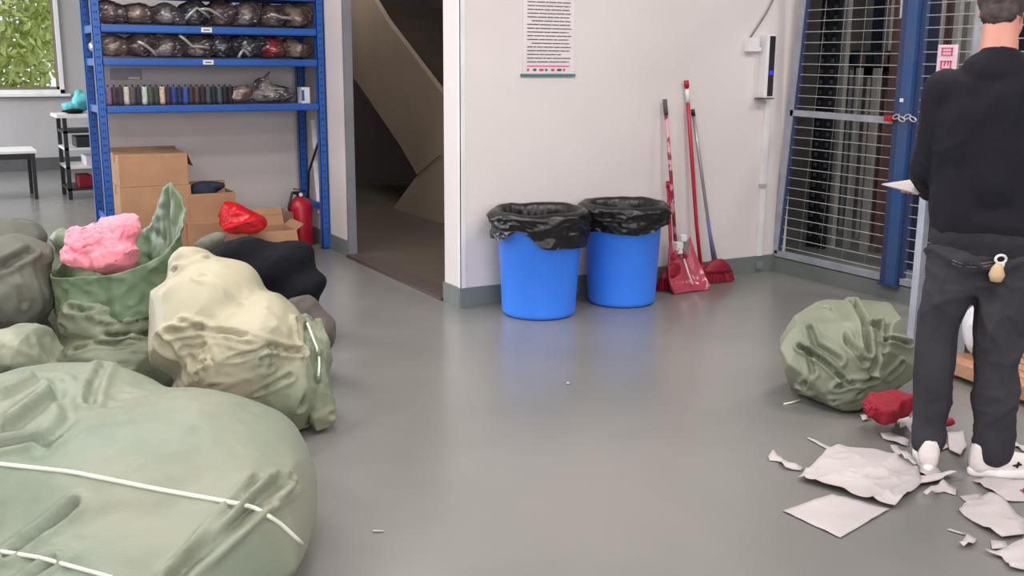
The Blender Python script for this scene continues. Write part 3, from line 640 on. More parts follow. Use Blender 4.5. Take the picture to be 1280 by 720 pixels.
z = zb+.055; wires = []
me_w = {}
while z < zt-.02:
    if abs(z-zl) > .035: ob('wire', tube([(XC-.006, ybar(z)-.02, z), (XC-.006, yp+.04, z-.004)], .0026, 5), M['wire'], cg)
    z += .070
for i in range(1, 5):
    y0 = bY0-.03-(bY0-.07-yp)*i/5.0; y1 = ybar(zt)-.03-(ybar(zt)-.07-yp)*i/5.0
    ob('upright_wire', tube([(XC+.0, y0, zb), (XC+.0, y1, zt)], .0011, 4), M['steel'], cg)
bp = thing('cage_post', 'broad blue steel post between the two cage panels', 'post', (XC, yp, .1))
ob('post_body', box(XC-.05, yp-.055, .10, XC+.04, yp+.035, 2.6, .004), M['blue_deep'], bp)
ob('flange', box(XC-.052, yp+.02, .10, XC-.02, yp+.055, 2.6), M['cage_blue_edge'], bp)
ob('base_plate', box(XC-.07, yp-.08, .095, XC+.06, yp+.06, .105), M['cage_blue_edge'], bp)
for zz in (1.225, 1.85): ob('bolt', box(XC-.06, yp-.012, zz, XC-.05, yp+.012, zz+.022, .003), M['white_plastic'], bp)
# padlock and chain at the latch
lp = PX(1124, 148, XC-.05)
lk = thing('padlock', 'red padlock with bright chain hanging at the lock rail of the cage door', 'padlock', lp)
a = PX(1112, 148, XC-.07)
ob('body', xf(box(-.022, -.03, -.018, .022, .03, .018, .006), Matrix.Translation(a)), M['red_plastic'], lk)
for i in range(4):
    b = PX(1120+i*7, 147+(i % 2)*3-1, XC-.08)
    ob('chain_link', tube([b+Vector((0, .024*math.cos(t), .013*math.sin(t)+.006*math.cos(t)*(1 if i % 2 else -1))) for t in [q*math.pi/5 for q in range(11)]], .004, 6, False), M['wire'], lk)
# second panel, right of the post
yq = PX(1223, 30, XC).y
pn = thing('mesh_partition', 'dark-backed wire mesh cage panel right of the blue post behind the person', 'cage panel', (XC, (yp+yq)/2, zb))
ob('frame_stile', bar((XC, yq, zb), (XC, yq, 2.5), .03, .03), M['cage_steel'], pn)
ob('frame_stile', bar((XC, yp-.075, zb), (XC, yp-.075, 2.5), .03, .03), M['cage_blue_edge'], pn)
ob('bottom_rail', bar((XC, yp-.07, zb), (XC, yq, zb), .035, .04), M['cage_steel'], pn)
z = zb+.06
while z < 2.4:
    ob('wire', tube([(XC-.006, yp-.07, z), (XC-.006, yq, z)], .0026, 5), M['wire'], pn); z += .070
for i in range(1, 3):
    y = yp-.07-(yp-.07-yq)*i/3; ob('upright_wire', tube([(XC, y, zb), (XC, y, 2.5)], .0011, 4), M['steel'], pn)
# continuing panels behind/right of the person (off to the right)
p3 = thing('mesh_partition', 'wire mesh cage panel continuing right of the person beyond the pale stile', 'cage panel', (XC, yq-.7, zb))
ob('frame_stile', bar((XC, yq-1.3, zb), (XC, yq-1.3, 2.5), .03, .03), M['cage_steel'], p3)
ob('bottom_rail', bar((XC, yq-.02, zb), (XC, yq-1.3, zb), .035, .04), M['cage_steel'], p3)
z = zb+.06
while z < 2.4:
    ob('wire', tube([(XC-.006, yq-.02, z), (XC-.006, yq-1.3, z)], .0026, 5), M['wire'], p3); z += .070
# red and white sign on the panel
s0 = PX(1174, 56, XC-.03); s1 = PX(1195, 90, XC-.03)
sg = thing('cage_sign', 'small white sign with two red characters on the cage panel behind the person', 'sign', (XC-.03, s0.y, s1.z))
ob('board', box(XC-.036, s1.y, s1.z, XC-.03, s0.y, s0.z), mat('pinkish_white_board', rgb(236, 210, 222), .4), sg)
def stroke(u0, v0, u1, v1, th=.009):   # u to the right along the sign (toward -Y), v up
    ww = s0.y-s1.y; hh = s0.z-s1.z
    return bar((XC-.038, s0.y-u0*ww, s1.z+v0*hh), (XC-.038, s0.y-u1*ww, s1.z+v1*hh), th, .004)
m_r = M['print_red']
ob('character', join(stroke(.25, .62, .25, .88), stroke(.75, .62, .75, .88), stroke(.2, .88, .8, .88), stroke(.2, .62, .8, .62), stroke(.2, .75, .8, .75, .006)), m_r, sg)
ob('character', join(stroke(.25, .12, .25, .4), stroke(.2, .4, .8, .4), stroke(.75, .12, .75, .4), stroke(.45, .4, .4, .2, .006), stroke(.2, .12, .8, .12), stroke(.6, .4, .6, .22, .006)), m_r, sg)

# things stored behind the mesh
def vert(px, X, wd, z0, z1, m, label, cat='profile', name='metal_profile', group='profiles standing in the cage room', lean=0.0):
    y = PX(px, 150, X).y
    o = thing(name, label, cat, (X, y, z0), group)
    ob('face', box(X-.01, y-wd/2, z0, X, y+wd/2, z1), m, o)
    ob('side_lip', join(box(X, y-wd/2, z0, X+.03, y-wd/2+.004, z1), box(X, y+wd/2-.004, z0, X+.03, y+wd/2, z1)), m, o)
    return o
fz = .10
rk2 = thing('dark_upright_rack', 'black perforated double upright standing just inside the cage door', 'rack', (5.75, 5.2, fz))
for px, wpx in ((1024, .075), (1037, .05)):
    y = PX(px, 150, 5.75).y
    ob('upright', box(5.74, y-wpx/2, fz, 5.78, y+wpx/2, 3.0), M['black_metal'], rk2)
    ob('perforation', join(*[box(5.734, y-.012, fz+.08+.075*k_, 5.74, y+.012, fz+.108+.075*k_) for k_ in range(36)]), mat('dull_steel_perforation', rgb(72, 84, 100), .5), rk2)['kind'] = 'stuff'
vert(1049, 5.85, .045, fz, 2.9, M['alu'], 'light grey profile right beside the black perforated upright in the cage')
vert(1069, 5.95, .035, fz, 1.42, M['alu'], 'light grey profile second right of the black upright in the cage')
vert(1091, 5.95, .05, fz, 1.42, M['alu'], 'wider light grey profile below the cluttered shelf in the cage')
vert(1100, 6.3, .06, 1.5, 2.9, M['alu'], 'light grey profile above the cluttered shelf in the cage')
vert(1078, 6.3, .05, 1.5, 2.9, M['jamb'], 'blue-grey profile above the cluttered shelf in the cage')
vert(1089, 6.3, .10, 1.5, 2.9, M['navy'], 'dark navy tall roll above the cluttered shelf in the cage')
vert(1110, 6.0, .035, fz, 2.9, M['brown_bar'], 'brown profile left of the blue post inside the cage')
vert(1118, 6.1, .06, fz, 2.9, M['brown_bar'], 'broader brown profile against the blue post inside the cage')
vert(1103, 6.2, .03, fz, 1.4, M['brown_bar'], 'short brown profile below the cluttered shelf in the cage')
vert(1080, 6.4, .02, fz, 1.4, M['alu'], 'thin grey profile in the middle of the cage opening')
vert(1058, 6.5, .02, fz, 1.4, M['jamb'], 'thin blue-grey profile behind the others in the cage')
vert(1152, 5.7, .10, fz, 2.9, M['navy'], 'dark navy tall roll just right of the blue post in the cage')
for i, px in enumerate((1163, 1173, 1185, 1197, 1208)):
    vert(px, 5.8+.08*(i % 2), .04, fz, 2.9, M['alu'] if i != 1 else M['brown_bar'], ['grey profile first right of the navy roll behind the cage panel', 'brown profile second right of the navy roll behind the cage panel', 'grey profile directly left of the sign behind the cage panel', 'grey profile just right of the sign behind the cage panel', 'grey profile nearest the pale stile behind the cage panel'][i])
yA = PX(1150, 100, 6.2).y; yB_ = PX(1280, 100, 6.2).y
tag(ob('dark_backing_sheet', box(6.2, yB_-.5, fz, 6.22, yA, 3.0), M['black_metal']), 'large black sheet standing behind the profiles right of the blue post', 'sheet')
ys0 = PX(1042, 70, 6.05).y; ys1 = PX(1124, 70, 6.05).y; zs = PX(1080, 80, 6.05).z
sh = thing('cluttered_shelf', 'dark wall shelf carrying small black boxes inside the cage', 'shelf', (6.2, (ys0+ys1)/2, zs))
ob('board', box(6.0, ys1, zs-.02, 6.3, ys0, zs), M['black_metal'], sh)
ob('bracket', box(6.28, ys1, zs-.1, 6.3, ys0, zs-.02), M['black_metal'], sh)
n_ = 9
for i in range(n_):
    y = ys1+(ys0-ys1)*(i+.5)/n_
    tag(ob('small_box', box(6.02, y-.042, zs, 6.14, y+.042, zs+.065+.03*((i*7) % 3)/2, .004), [M['black_metal'], M['brown_bar'], M['navy']][i % 3]), 'small dark box in the row on the shelf inside the cage', 'box', 'small dark boxes on the cage shelf')
# white tube standing in for a bright lamp reflection at the top
a = PX(1128, 22, 5.6); b = PX(1130, -12, 5.6)
tag(ob('reflection_tube', tube([a, b], .018, 10), M['white_plastic']), 'short white tube standing in for a lamp reflection inside the cage door', 'tube')

# ------------------------------------------------------------ blue bins with black liners
def bin_(cx, cy, Hh, rt, rb, seed, hemf, label, llabel):
    t = thing('waste_bin', label, 'bin', (cx, cy, 0), 'blue bins at the middle wall')
    ob('bucket', lathe([(0, .006), (rb-.02, .006), (rb-.012, 0), (rb, .012), (rb+.004, .03), (rt-.012, Hh-.04), (rt-.004, Hh-.035), (rt-.002, Hh), (rt-.012, Hh), (rt-.018, Hh-.05), (rb-.01, .02), (0, .02)], (cx, cy, 0), 64), M['bin_blue'], t, True)
    # liner: inside surface -> over the rim -> down outside to a wavy hem
    n = 160; m = 34; V = np.zeros((n*m, 3)); 
    for k in range(n):
        a = 2*math.pi*k/n; hem = hemf(a)
        for i in range(m):
            f = i/(m-1)
            if f < .3:   # inside, rising
                g = f/.3; r = rt-.03-.02*(1-g); z = Hh-.30+.30*g
            elif f < .42:
                g = (f-.3)/.12; r = rt-.02+.045*g; z = Hh+.018*math.sin(math.pi*g)+.004
            else:
                g = (f-.42)/.58; r = rt+.025-.012*g*1.0 - (rt-rb)/Hh*g*hem; z = Hh+.004-g*hem
            V[k*m+i] = (a, r, z)
    ang = V[:, 0]; P = np.stack([cx+V[:, 1]*np.cos(ang), cy+V[:, 1]*np.sin(ang), V[:, 2]], 1)
    out = np.clip((np.tile(np.arange(m), n)/(m-1)-.40)/.1, 0, 1)
    Q = P*np.array([5, 5, 14.0]); wv = 1-np.abs(perlin(Q+2*perlin(P*3, seed)[:, None]*.5, seed)); w2 = 1-np.abs(perlin(P*np.array([16, 16, 34.]), seed+3))
    dr = (.026*(wv**3) + .012*w2**3)*out - .004*out - .012*(w2**3)*(1-out)*np.clip((.42-np.tile(np.arange(m), n)/(m-1))/.15, 0, 1)
    P[:, 0] += dr*np.cos(ang); P[:, 1] += dr*np.sin(ang); P[:, 2] += .010*perlin(P*9, seed+5)
    Fc = [(k*m+i, ((k+1) % n)*m+i, ((k+1) % n)*m+i+1, k*m+i+1) for k in range(n) for i in range(m-1)]
    o = ob('liner', (P.tolist(), Fc), M['liner'], t, True)
    # liner floor / crumpled fill
    Vf, Ff = lathe([(0.0, Hh-.29), (rt*.3, Hh-.27), (rt*.6, Hh-.31), (rt-.05, Hh-.30)], (cx, cy, 0), 32)
    ob('liner_bottom', (Vf, Ff), M['liner'], t, True)
    return t
f1 = G(673, 401); f2 = G(776, 384)
n1 = Vector((f1.x, f1.y, 0)).normalized(); n2 = Vector((f2.x, f2.y, 0)).normalized()
b1 = f1+n1*.20; b2 = f2+n2*.165
ca = math.atan2(-n1.y, -n1.x)   # angle facing the camera
def hem1(a):
    x = math.sin(a-ca); return .175 - .085*math.exp(-((x+.40)/.30)**2) + .02*x
def hem2(a):
    x = math.sin(a-ca); return .150 - .035*max(0, x) + .01*math.sin(3*a)
bin_(b1.x, b1.y, .60, .258, .212, 3, hem1, 'blue bucket bin with black liner, the left and nearer of the two', '')
bin_(b2.x, b2.y, .60, .246, .205, 9, hem2, 'blue bucket bin with black liner, the right and farther one by the brooms', '')

# ------------------------------------------------------------ brooms and dustpan
def broom(foot, top, rad, hm, label, head=None, headw=.24, headh=.16, bands=None, name='broom', yaw=0.0):
    t = thing(name, label, 'broom', (foot.x, foot.y, 0))
    d = (top-foot).normalized()
    ob('handle', tube([foot+Vector((0, 0, headh*.7)), foot.lerp(top, .3), foot.lerp(top, .6), top], rad, 10), hm, t, True)
    ob('handle_cap', tube([top-d*.035, top+d*.008], rad*1.25, 10), M['red_plastic'] if hm is not M['steel'] else M['black_metal'], t, True)
    if bands:
        for f0, f1, bm_ in bands: ob('band', tube([foot.lerp(top, f0), foot.lerp(top, f1)], rad*1.12, 10), bm_, t, True)
    if head is not None:
        c = Vector((foot.x, foot.y, 0)); R = Matrix.Translation(c) @ Matrix.Rotation(yaw, 4, 'Z')
        # flared block
        n = 14; V = []; Fc = []
        for zz, wv, dv_ in ((headh, .35, .022), (headh*.82, .62, .03), (headh*.6, .85, .036), (headh*.45, .92, .038)):
            for i in range(n):
                a = 2*math.pi*i/n; V.append((math.cos(a)*headw/2*wv, math.sin(a)*dv_, zz))
        for r_ in range(3):
            for i in range(n): Fc.append((r_*n+i, (r_+1)*n+i, (r_+1)*n+(i+1) % n, r_*n+(i+1) % n))
        Fc.append(tuple(range(n))); Fc.append(tuple(3*n+i for i in range(n))[::-1])
        ob('head', xf((V, Fc), R), head, t, True)
        rr = random.Random(int(foot.x*100)); V = []; Fc = []
        for i in range(420):
            u = rr.uniform(-1, 1); v = rr.uniform(-1, 1)*math.sqrt(1-u*u*.8); s = .003
            a = Vector((u*headw*.44, v*.03, headh*.5)); b = Vector((u*headw*.52, v*.05, .003+rr.random()*.006)); k = len(V)
            V += [a+Vector((-s, 0, 0)), a+Vector((s, 0, 0)), b+Vector((s, 0, 0)), b+Vector((-s, 0, 0)), a+Vector((0, s, 0)), b+Vector((0, s, 0))]
            Fc += [(k, k+1, k+2, k+3), (k, k+4, k+5, k+3), (k+1, k+2, k+5, k+4)]
        o = ob('bristles', xf((V, Fc), R), M['red_dark'], t); o['kind'] = 'stuff'
    return t
YB1 = YM-.12
def WP(x, y, Y): return PY(x, y, Y)
f_a = G(838, 360); f_a = Vector((f_a.x, YM-.16, 0)); 
broom(f_a, WP(835, 228, YM-.05), .012, M['red_plastic'], 'short red-handled broom right beside the right blue bin', M['red_dark'], .27, .17, name='broom', yaw=.2)
f_c = PY(896, 346, YM-.13); f_c = Vector((f_c.x, YM-.13, 0))
broom(f_c, WP(866, 138, YM-.04), .011, M['steel'], 'grey-handled broom with crimson head, rightmost at the wall', M['red_dark'], .26, .155, bands=[(.12, .38, mat('blue_violet_sleeve', rgb(92, 96, 150), .5))], yaw=-.1)
f_b = PY(876, 345, YM-.10); f_b = Vector((f_b.x, YM-.10, 0))
broom(f_b, WP(858, 102, YM-.03), .013, M['red_plastic'], 'tall red-handled broom with a white band near its top', M['red_dark'], .10, .13, bands=[(.90, .965, M['white_plastic'])])
# clear pink dustpan with patterned handle
dp = thing('dustpan', 'translucent pink long-handled dustpan in front of the brooms', 'dustpan', (f_b.x, YM-.3, 0))
base = G(866, 366); bx_, by_ = base.x-.0, base.y+.03
htop = WP(831, 124, YM-.04); sock = Vector((bx_-.005, by_+.16, .34))
ob('handle', tube([Vector((bx_-.01, by_+.15, .26)), sock.lerp(htop, .5), htop], .012, 10), M['pink_handle'], dp, True)
ob('handle_cap', tube([htop-(htop-sock).normalized()*.1, htop], .0145, 10), M['brown_cloth'], dp, True)
def shell(sec):
    V = []; Fc = []; n = len(sec[0])
    for s_ in sec: V += s_
    for r_ in range(len(sec)-1):
        for i in range(n-1): Fc.append((r_*n+i, r_*n+i+1, (r_+1)*n+i+1, (r_+1)*n+i))
    return V, Fc
secs = []
for f in range(9):
    g = f/8.0; y = by_-.02+.17*g**.8; hw = .135-.07*g**2; z0 = .006+.27*g**2.2; wl = .12*(.25+.75*math.sin(min(1, g*1.5)*math.pi/2))*(1-.45*g)
    secs.append([(bx_-hw-.012, y-.035*g, z0+wl), (bx_-hw, y, z0), (bx_-hw*.5, y+.006, z0+.004), (bx_, y+.008, z0+.005), (bx_+hw*.5, y+.006, z0+.004), (bx_+hw, y, z0), (bx_+hw+.012, y-.035*g, z0+wl)])
pan = ob('pan', shell(secs), M['pink_clear'], dp, True); md = pan.modifiers.new('s', 'SOLIDIFY'); md.thickness = .004
ob('back_hood', tube([(bx_-.05, by_+.12, .20), (bx_, by_+.13, .29), (bx_+.05, by_+.12, .20)], .018, 8), M['pink_clear'], dp, True)
ob('socket', box(bx_-.032, by_+.11, .23, bx_+.022, by_+.17, .31, .008), M['white_plastic'], dp)
ob('clip', box(bx_+.0, by_+.105, .31, bx_+.045, by_+.15, .355, .006), M['white_plastic'], dp)
ob('grey_bracket', box(bx_+.012, by_+.12, .20, bx_+.075, by_+.16, .315, .006), M['jamb'], dp)
ob('center_rib', tube([(bx_+.02, by_+.10, .20), (bx_+.035, by_+.06, .10), (bx_+.045, by_+.03, .04)], .006, 8), M['white_plastic'], dp, True)

# ------------------------------------------------------------ sacks on the left
def sack(prims, m, label, seed, voxel=.014, it=5, name='woven_sack', cat='sack', group=None, soft=14, bk=None, **kw):
    me = soft_blob(prims, voxel, it, max(.02, voxel*2.2), soft)
    if bk: me = buckle(me, seed=seed, floor=kw.get('floor', 0.0), **bk)
    me = wrinkle(me, seed, **kw)
    return blob_thing(name, me, m, label, cat, group)
def world_bvh(o):
    return BVHTree.FromPolygons([o.matrix_basis @ v.co for v in o.data.vertices], [tuple(p.vertices) for p in o.data.polygons])
def cord_on(bv, pts2, r, name, parent, m, label=None):
    P = []
    for (xa, ya), (xb, yb) in zip(pts2, pts2[1:]):
        n = max(2, int(math.hypot(xb-xa, yb-ya)/9))
        for i in range(n):
            h = cast(bv, xa+(xb-xa)*i/n, ya+(yb-ya)*i/n)
            if h is not None: P.append(h - (h-Vector((0, 0, H))).normalized()*r*.6)
    h = cast(bv, *pts2[-1])
    if h is not None: P.append(h)
    Q = [P[0]] + [(P[i-1]+P[i]*2+P[i+1])/4 for i in range(1, len(P)-1)] + [P[-1]]
    return ob(name, tube(Q, r, 8), m, parent, True)
# A: big foreground sack
A_ = sack([E(165, 612, 2.95, 226, 108, .56, .14), E(60, 565, 3.1, 150, 104, .55, 0), E(288, 652, 2.8, 112, 92, .48, .35), E(112, 525, 3.3, 95, 66, .35, -.1), E(-90, 600, 2.9, 150, 120, .55, 0), E(150, 700, 2.6, 210, 90, .4, 0)],
    M['bag_green'], 'huge full sage-green sack with white cord in the left foreground', 21, .012, 5, soft=20, bk=dict(axis=(.7, .5, .3), e=.10, it=170, kb=.3, kt=.0022, freq=1.6, lo=.0),
    lump=(.018, 2.2), ridge=(.006, 2.6), axis=(.55, -.25, -.8), stretch=4.5, fine=(.0025, 12), sharp=9, floor=0.0, facets=26, fk=.90, fs=.6,
    creases=[([(352, 600), (310, 640), (255, 690), (215, 725)], .034, .014), ([(322, 598), (285, 640), (235, 700)], .020, .010), ([(90, 632), (50, 662), (10, 690)], .026, .014), ([(60, 700), (30, 722)], .02, .012),
             ([(132, 455), (118, 480), (112, 505)], .020, .014), ([(95, 448), (60, 490), (10, 530)], -.034, .015), ([(85, 446), (40, 470), (0, 492)], -.032, .014), ([(0, 558), (40, 552), (72, 556)], .022, .012), ([(365, 596), (335, 630)], .014, .009), ([(372, 606), (345, 628)], .010, .008),
             ([(70, 470), (90, 520), (60, 560)], .014, .02)])
bA = world_bvh(A_)
cord_on(bA, [(-40, 574), (0, 580), (90, 590), (200, 612), (300, 630), (318, 634), (350, 654), (384, 686)], .0062, 'cord', A_, M['cord'])
cord_on(bA, [(-30, 684), (0, 689), (50, 697), (140, 722)], .0055, 'cord', A_, M['cord'])
# B: cream and green leaning sack
B_ = sack([E(250, 392, 4.08, 86, 58, .32, .66), E(308, 438, 3.98, 84, 60, .33, .75), E(210, 396, 4.1, 46, 38, .24, .3), E(236, 326, 4.12, 27, 30, .12, 0), E(357, 470, 4.0, 46, 60, .25, .2), E(300, 470, 4.0, 80, 45, .3, .2), E(300, 520, 4.0, 90, 50, .3, 0)],
    M['bag_cream'], 'leaning cream-coloured sack with gathered neck behind the huge foreground sack', 33, .010, 4, soft=14, bk=dict(axis=(.2, .2, 1), e=.20, it=170, kb=.22, kt=.003, freq=2.2, lo=.05),
    lump=(.014, 3.5), ridge=(.006, 4.2), axis=(.8, -.35, -.42), stretch=4, fine=(.0045, 19), sharp=7, floor=0.0, facets=30, fk=.86, fs=.7,
    creases=[([(210, 415), (250, 410), (300, 420), (350, 436), (375, 440)], .028, .011), ([(228, 436), (300, 428), (340, 436)], .018, .009), ([(250, 455), (300, 445), (330, 436)], .018, .008), ([(245, 470), (330, 448)], .018, .008), ([(262, 484), (340, 458)], .014, .008), ([(320, 488), (362, 470)], .018, .010), ([(369, 405), (373, 505)], .036, .012),
             ([(175, 392), (225, 402), (250, 408)], .016, .010), ([(200, 425), (235, 470)], .03, .016), ([(218, 340), (264, 324)], .018, .010), ([(212, 318), (222, 340), (205, 352)], .018, .012), ([(250, 345), (300, 380)], .010, .012)])
B2 = sack([E(392, 446, 4.05, 22, 52, .09, -.08), E(396, 500, 3.98, 23, 48, .09, 0), E(374, 412, 4.12, 16, 26, .08, -.3), E(402, 530, 3.93, 15, 22, .07, 0)],
    M['bag_mid'], 'limp green sack flap hanging down at the right side of the cream sack', 35, .009, 3, name='empty_sack', soft=5,
    lump=(.012, 6), ridge=(.018, 9), axis=(0, 0, 1), stretch=3, fine=(.004, 26), sharp=5, floor=0.0, facets=16, fk=.8,
    creases=[([(385, 400), (398, 440), (398, 475)], -.02, .010), ([(385, 520), (415, 518)], .012, .01)])
cord_on(world_bvh(B2), [(384, 404), (392, 425), (400, 445), (398, 470)], .005, 'drawstring', B2, M['cord'])
# C: open sack: body, standing collar sheet with a peak, cloth inside
C_ = thing('woven_sack', 'open green sack with a tall peaked corner and pink cloth in its mouth', 'sack', PD(150, 480, 4.6)*1.0, None)
cb = PD(150, 430, 4.6); C_.location = (cb.x, cb.y, 0)
def sub_sack(name, prims, m, parent, seed, voxel, it, soft, **kw):
    me = wrinkle(buckle(soft_blob(prims, voxel, it, max(.02, voxel*2.2), soft), (.1, .2, 1), .26, 150, .2, .003, seed, 2.5), seed, **kw); return link(name, me, m, parent)
sub_sack('body', [E(148, 395, 4.6, 78, 52, .28, -.05), E(150, 455, 4.5, 86, 50, .32, 0), E(150, 500, 4.5, 90, 60, .3, 0), E(200, 370, 4.7, 36, 50, .2, -.2)], M['bag_mid'], C_, 41, .012, 4, 10,
    lump=(.015, 4), ridge=(.010, 5.0), axis=(.85, -.4, -.1), stretch=4, fine=(.003, 20), sharp=6, floor=0.0, facets=20, fk=.85,
    creases=[([(85, 385), (140, 395), (175, 392)], .024, .012), ([(75, 410), (140, 420), (190, 416)], .024, .012), ([(90, 438), (150, 432), (200, 445)], .02, .012)])
# collar: rows of points from the body mouth up to a rim that peaks at the right
rim = [((66, 348), 4.50), ((100, 346), 4.42), ((140, 343), 4.38), ((180, 330), 4.42), ((212, 308), 4.50), ((230, 282), 4.62), ((226, 258), 4.72), ((211, 228), 4.80), ((200, 252), 4.90), ((186, 280), 4.98), ((160, 292), 5.02), ((120, 300), 5.0), ((84, 322), 4.85), ((66, 340), 4.62)]
base = [((72, 395), 4.50), ((100, 402), 4.40), ((140, 402), 4.36), ((180, 398), 4.40), ((212, 385), 4.50), ((226, 372), 4.65), ((222, 372), 4.75), ((214, 368), 4.82), ((200, 372), 4.88), ((184, 375), 4.92), ((160, 378), 4.92), ((120, 380), 4.9), ((88, 385), 4.8), ((74, 390), 4.62)]
def catmull(P, n):
    out = []; L_ = len(P)
    for i in range(L_):
        p0, p1, p2, p3 = P[(i-1) % L_], P[i], P[(i+1) % L_], P[(i+2) % L_]
        for k in range(n):
            t = k/n; out.append(.5*((2*p1)+(-p0+p2)*t+(2*p0-5*p1+4*p2-p3)*t*t+(-p0+3*p1-3*p2+p3)*t**3))
    return out
Rr = catmull([PD(*a, b) for a, b in rim], 10); Bb = catmull([PD(*a, b) for a, b in base], 10)
n = len(Rr); m = 26; V = []; Fc = []
for i in range(m):
    g = i/(m-1)
    for k in range(n):
        c = (Bb[k].lerp(Rr[k], g)); V.append(c)
for i in range(m-1):
    for k in range(n): Fc.append((i*n+k, i*n+(k+1) % n, (i+1)*n+(k+1) % n, (i+1)*n+k))
me = me_from('collar', V, Fc, True); Vn, Nn = getVN(me)
Vn = Vn + Nn*(.030*(1-np.abs(perlin(Vn*np.array([6, 6, 2.5]), 5)))**4 + .012*(1-np.abs(perlin(Vn*16, 6)))**3 - .014)[:, None]; setV(me, Vn)
co = link('collar', me, mat('green_sack_collar', rgb(94, 114, 86), .45, rgb(116, 130, 100), 3, 3, weave=.35, bscale=190), C_); md = co.modifiers.new('s', 'SOLIDIFY'); md.thickness = .006
sack([E(122, 310, 4.70, 46, 17, .13, -.5), E(152, 284, 4.74, 24, 16, .10, -.3), E(98, 326, 4.62, 30, 10, .10, -.3), E(146, 322, 4.66, 34, 20, .12, 0), E(136, 300, 4.71, 32, 20, .12, -.4), ('c', PD(160, 272, 4.8), .035, PD(172, 266, 4.8), .02)], M['pink_cloth'], 'crumpled pink cloth spilling from the mouth of the peaked green sack', 43, .009, 2, name='pink_cloth', cat='cloth', soft=4, bk=dict(axis=(1, 0, .3), e=.5, it=130, kb=.14, kt=.004, freq=5),
    lump=(.016, 6), ridge=(.018, 8), axis=(.6, 0, .8), stretch=1.6, fine=(.006, 22), sharp=4, floor=None, facets=18, fk=.8)
# D, E: dark sacks behind at left
sack([E(-8, 352, 4.55, 72, 58, .26, 0), E(28, 372, 4.5, 36, 42, .22, 0), E(0, 430, 4.6, 66, 50, .26, 0), E(38, 308, 4.6, 40, 13, .15, -.35)], M['bag_olive'], 'dark olive sack at the left edge beside the pink cloth', 47, .013, 5, bk=dict(axis=(.4, .3, 1), e=.12, it=120, kb=.3, kt=.003, freq=2),
    lump=(.02, 3.5), ridge=(.018, 4), axis=(.8, 0, .6), stretch=4, fine=(.003, 20), sharp=7, floor=0.0, facets=20, creases=[([(0, 335), (40, 312), (68, 298)], .03, .016), ([(10, 330), (30, 380)], .012, .014)])
sack([E(10, 300, 5.5, 50, 28, .24, 0), E(10, 350, 5.5, 56, 60, .26, 0), E(-40, 330, 5.5, 60, 60, .26, 0)], M['bag_olive'], 'dull grey-green sack farthest back at the left edge', 49, .015, 5, lump=(.02, 4), ridge=(.012, 5), fine=(.003, 18), floor=0.0, facets=16)
sack([E(92, 302, 5.25, 36, 14, .10, -.4), E(84, 340, 5.3, 34, 30, .14, 0), E(84, 380, 5.3, 40, 60, .15, 0)], M['bag_mid'], 'small green sack wedged behind the pink cloth and the dark olive sack', 51, .012, 4, lump=(.02, 4), ridge=(.02, 7), fine=(.005, 20), floor=0.0, facets=10)
# F: crumpled pale sack, lower left
sack([E(30, 440, 3.85, 46, 32, .18, -.15), E(-20, 450, 3.85, 60, 38, .2, 0), E(20, 490, 3.85, 60, 50, .2, 0)], mat('pale_grey_green_sack', rgb(150, 150, 132), .5, rgb(104, 112, 92), 7, 3, weave=.3, bscale=190), 'crumpled pale sack at the left edge just above the huge foreground sack', 53, .010, 3, soft=8, bk=dict(axis=(1, .3, .3), e=.34, it=130, kb=.2, kt=.003, freq=3),
    lump=(.016, 5), ridge=(.016, 6), axis=(.3, 0, 1), stretch=2.2, fine=(.005, 20), sharp=5, floor=0.0, facets=20, fk=.84)
# G, H: dark cloth heaps
sack([E(290, 318, 5.45, 48, 18, .16, .38), E(335, 342, 5.4, 70, 30, .22, .50), E(376, 368, 5.3, 44, 18, .18, .62), E(330, 385, 5.4, 74, 36, .22, .2)], M['black_cloth'], 'black cloth heap lying behind the cream sack', 57, .012, 5, name='black_cloth', cat='cloth', soft=30, bk=dict(axis=(1, 0, -.5), e=.10, it=100, kb=.3, kt=.003),
    lump=(.012, 4), ridge=(.012, 5), fine=(.003, 20), floor=0.0, facets=6)
sack([E(372, 392, 4.62, 30, 22, .12, .6), E(396, 416, 4.58, 26, 24, .11, .9), E(372, 440, 4.62, 40, 40, .14, .3)], M['brown_cloth'], 'grey-brown cloth bundle between the cream sack and the black cloth', 59, .010, 4, name='brown_cloth', cat='cloth', soft=10,
    lump=(.012, 6), ridge=(.014, 7), fine=(.004, 22), floor=0.0, facets=18)
sack([E(266, 301, 4.6, 18, 7, .05, .5), E(252, 312, 4.6, 10, 16, .06, -.5), E(250, 335, 4.62, 14, 26, .07, 0), E(252, 370, 4.62, 18, 40, .08, 0)], M['bag_olive'], 'twisted olive sack end poking up behind the neck of the cream sack', 61, .009, 2, name='sack_end', cat='sack', soft=3, lump=(.01, 8), ridge=(.014, 12), fine=(.004, 30), floor=None)
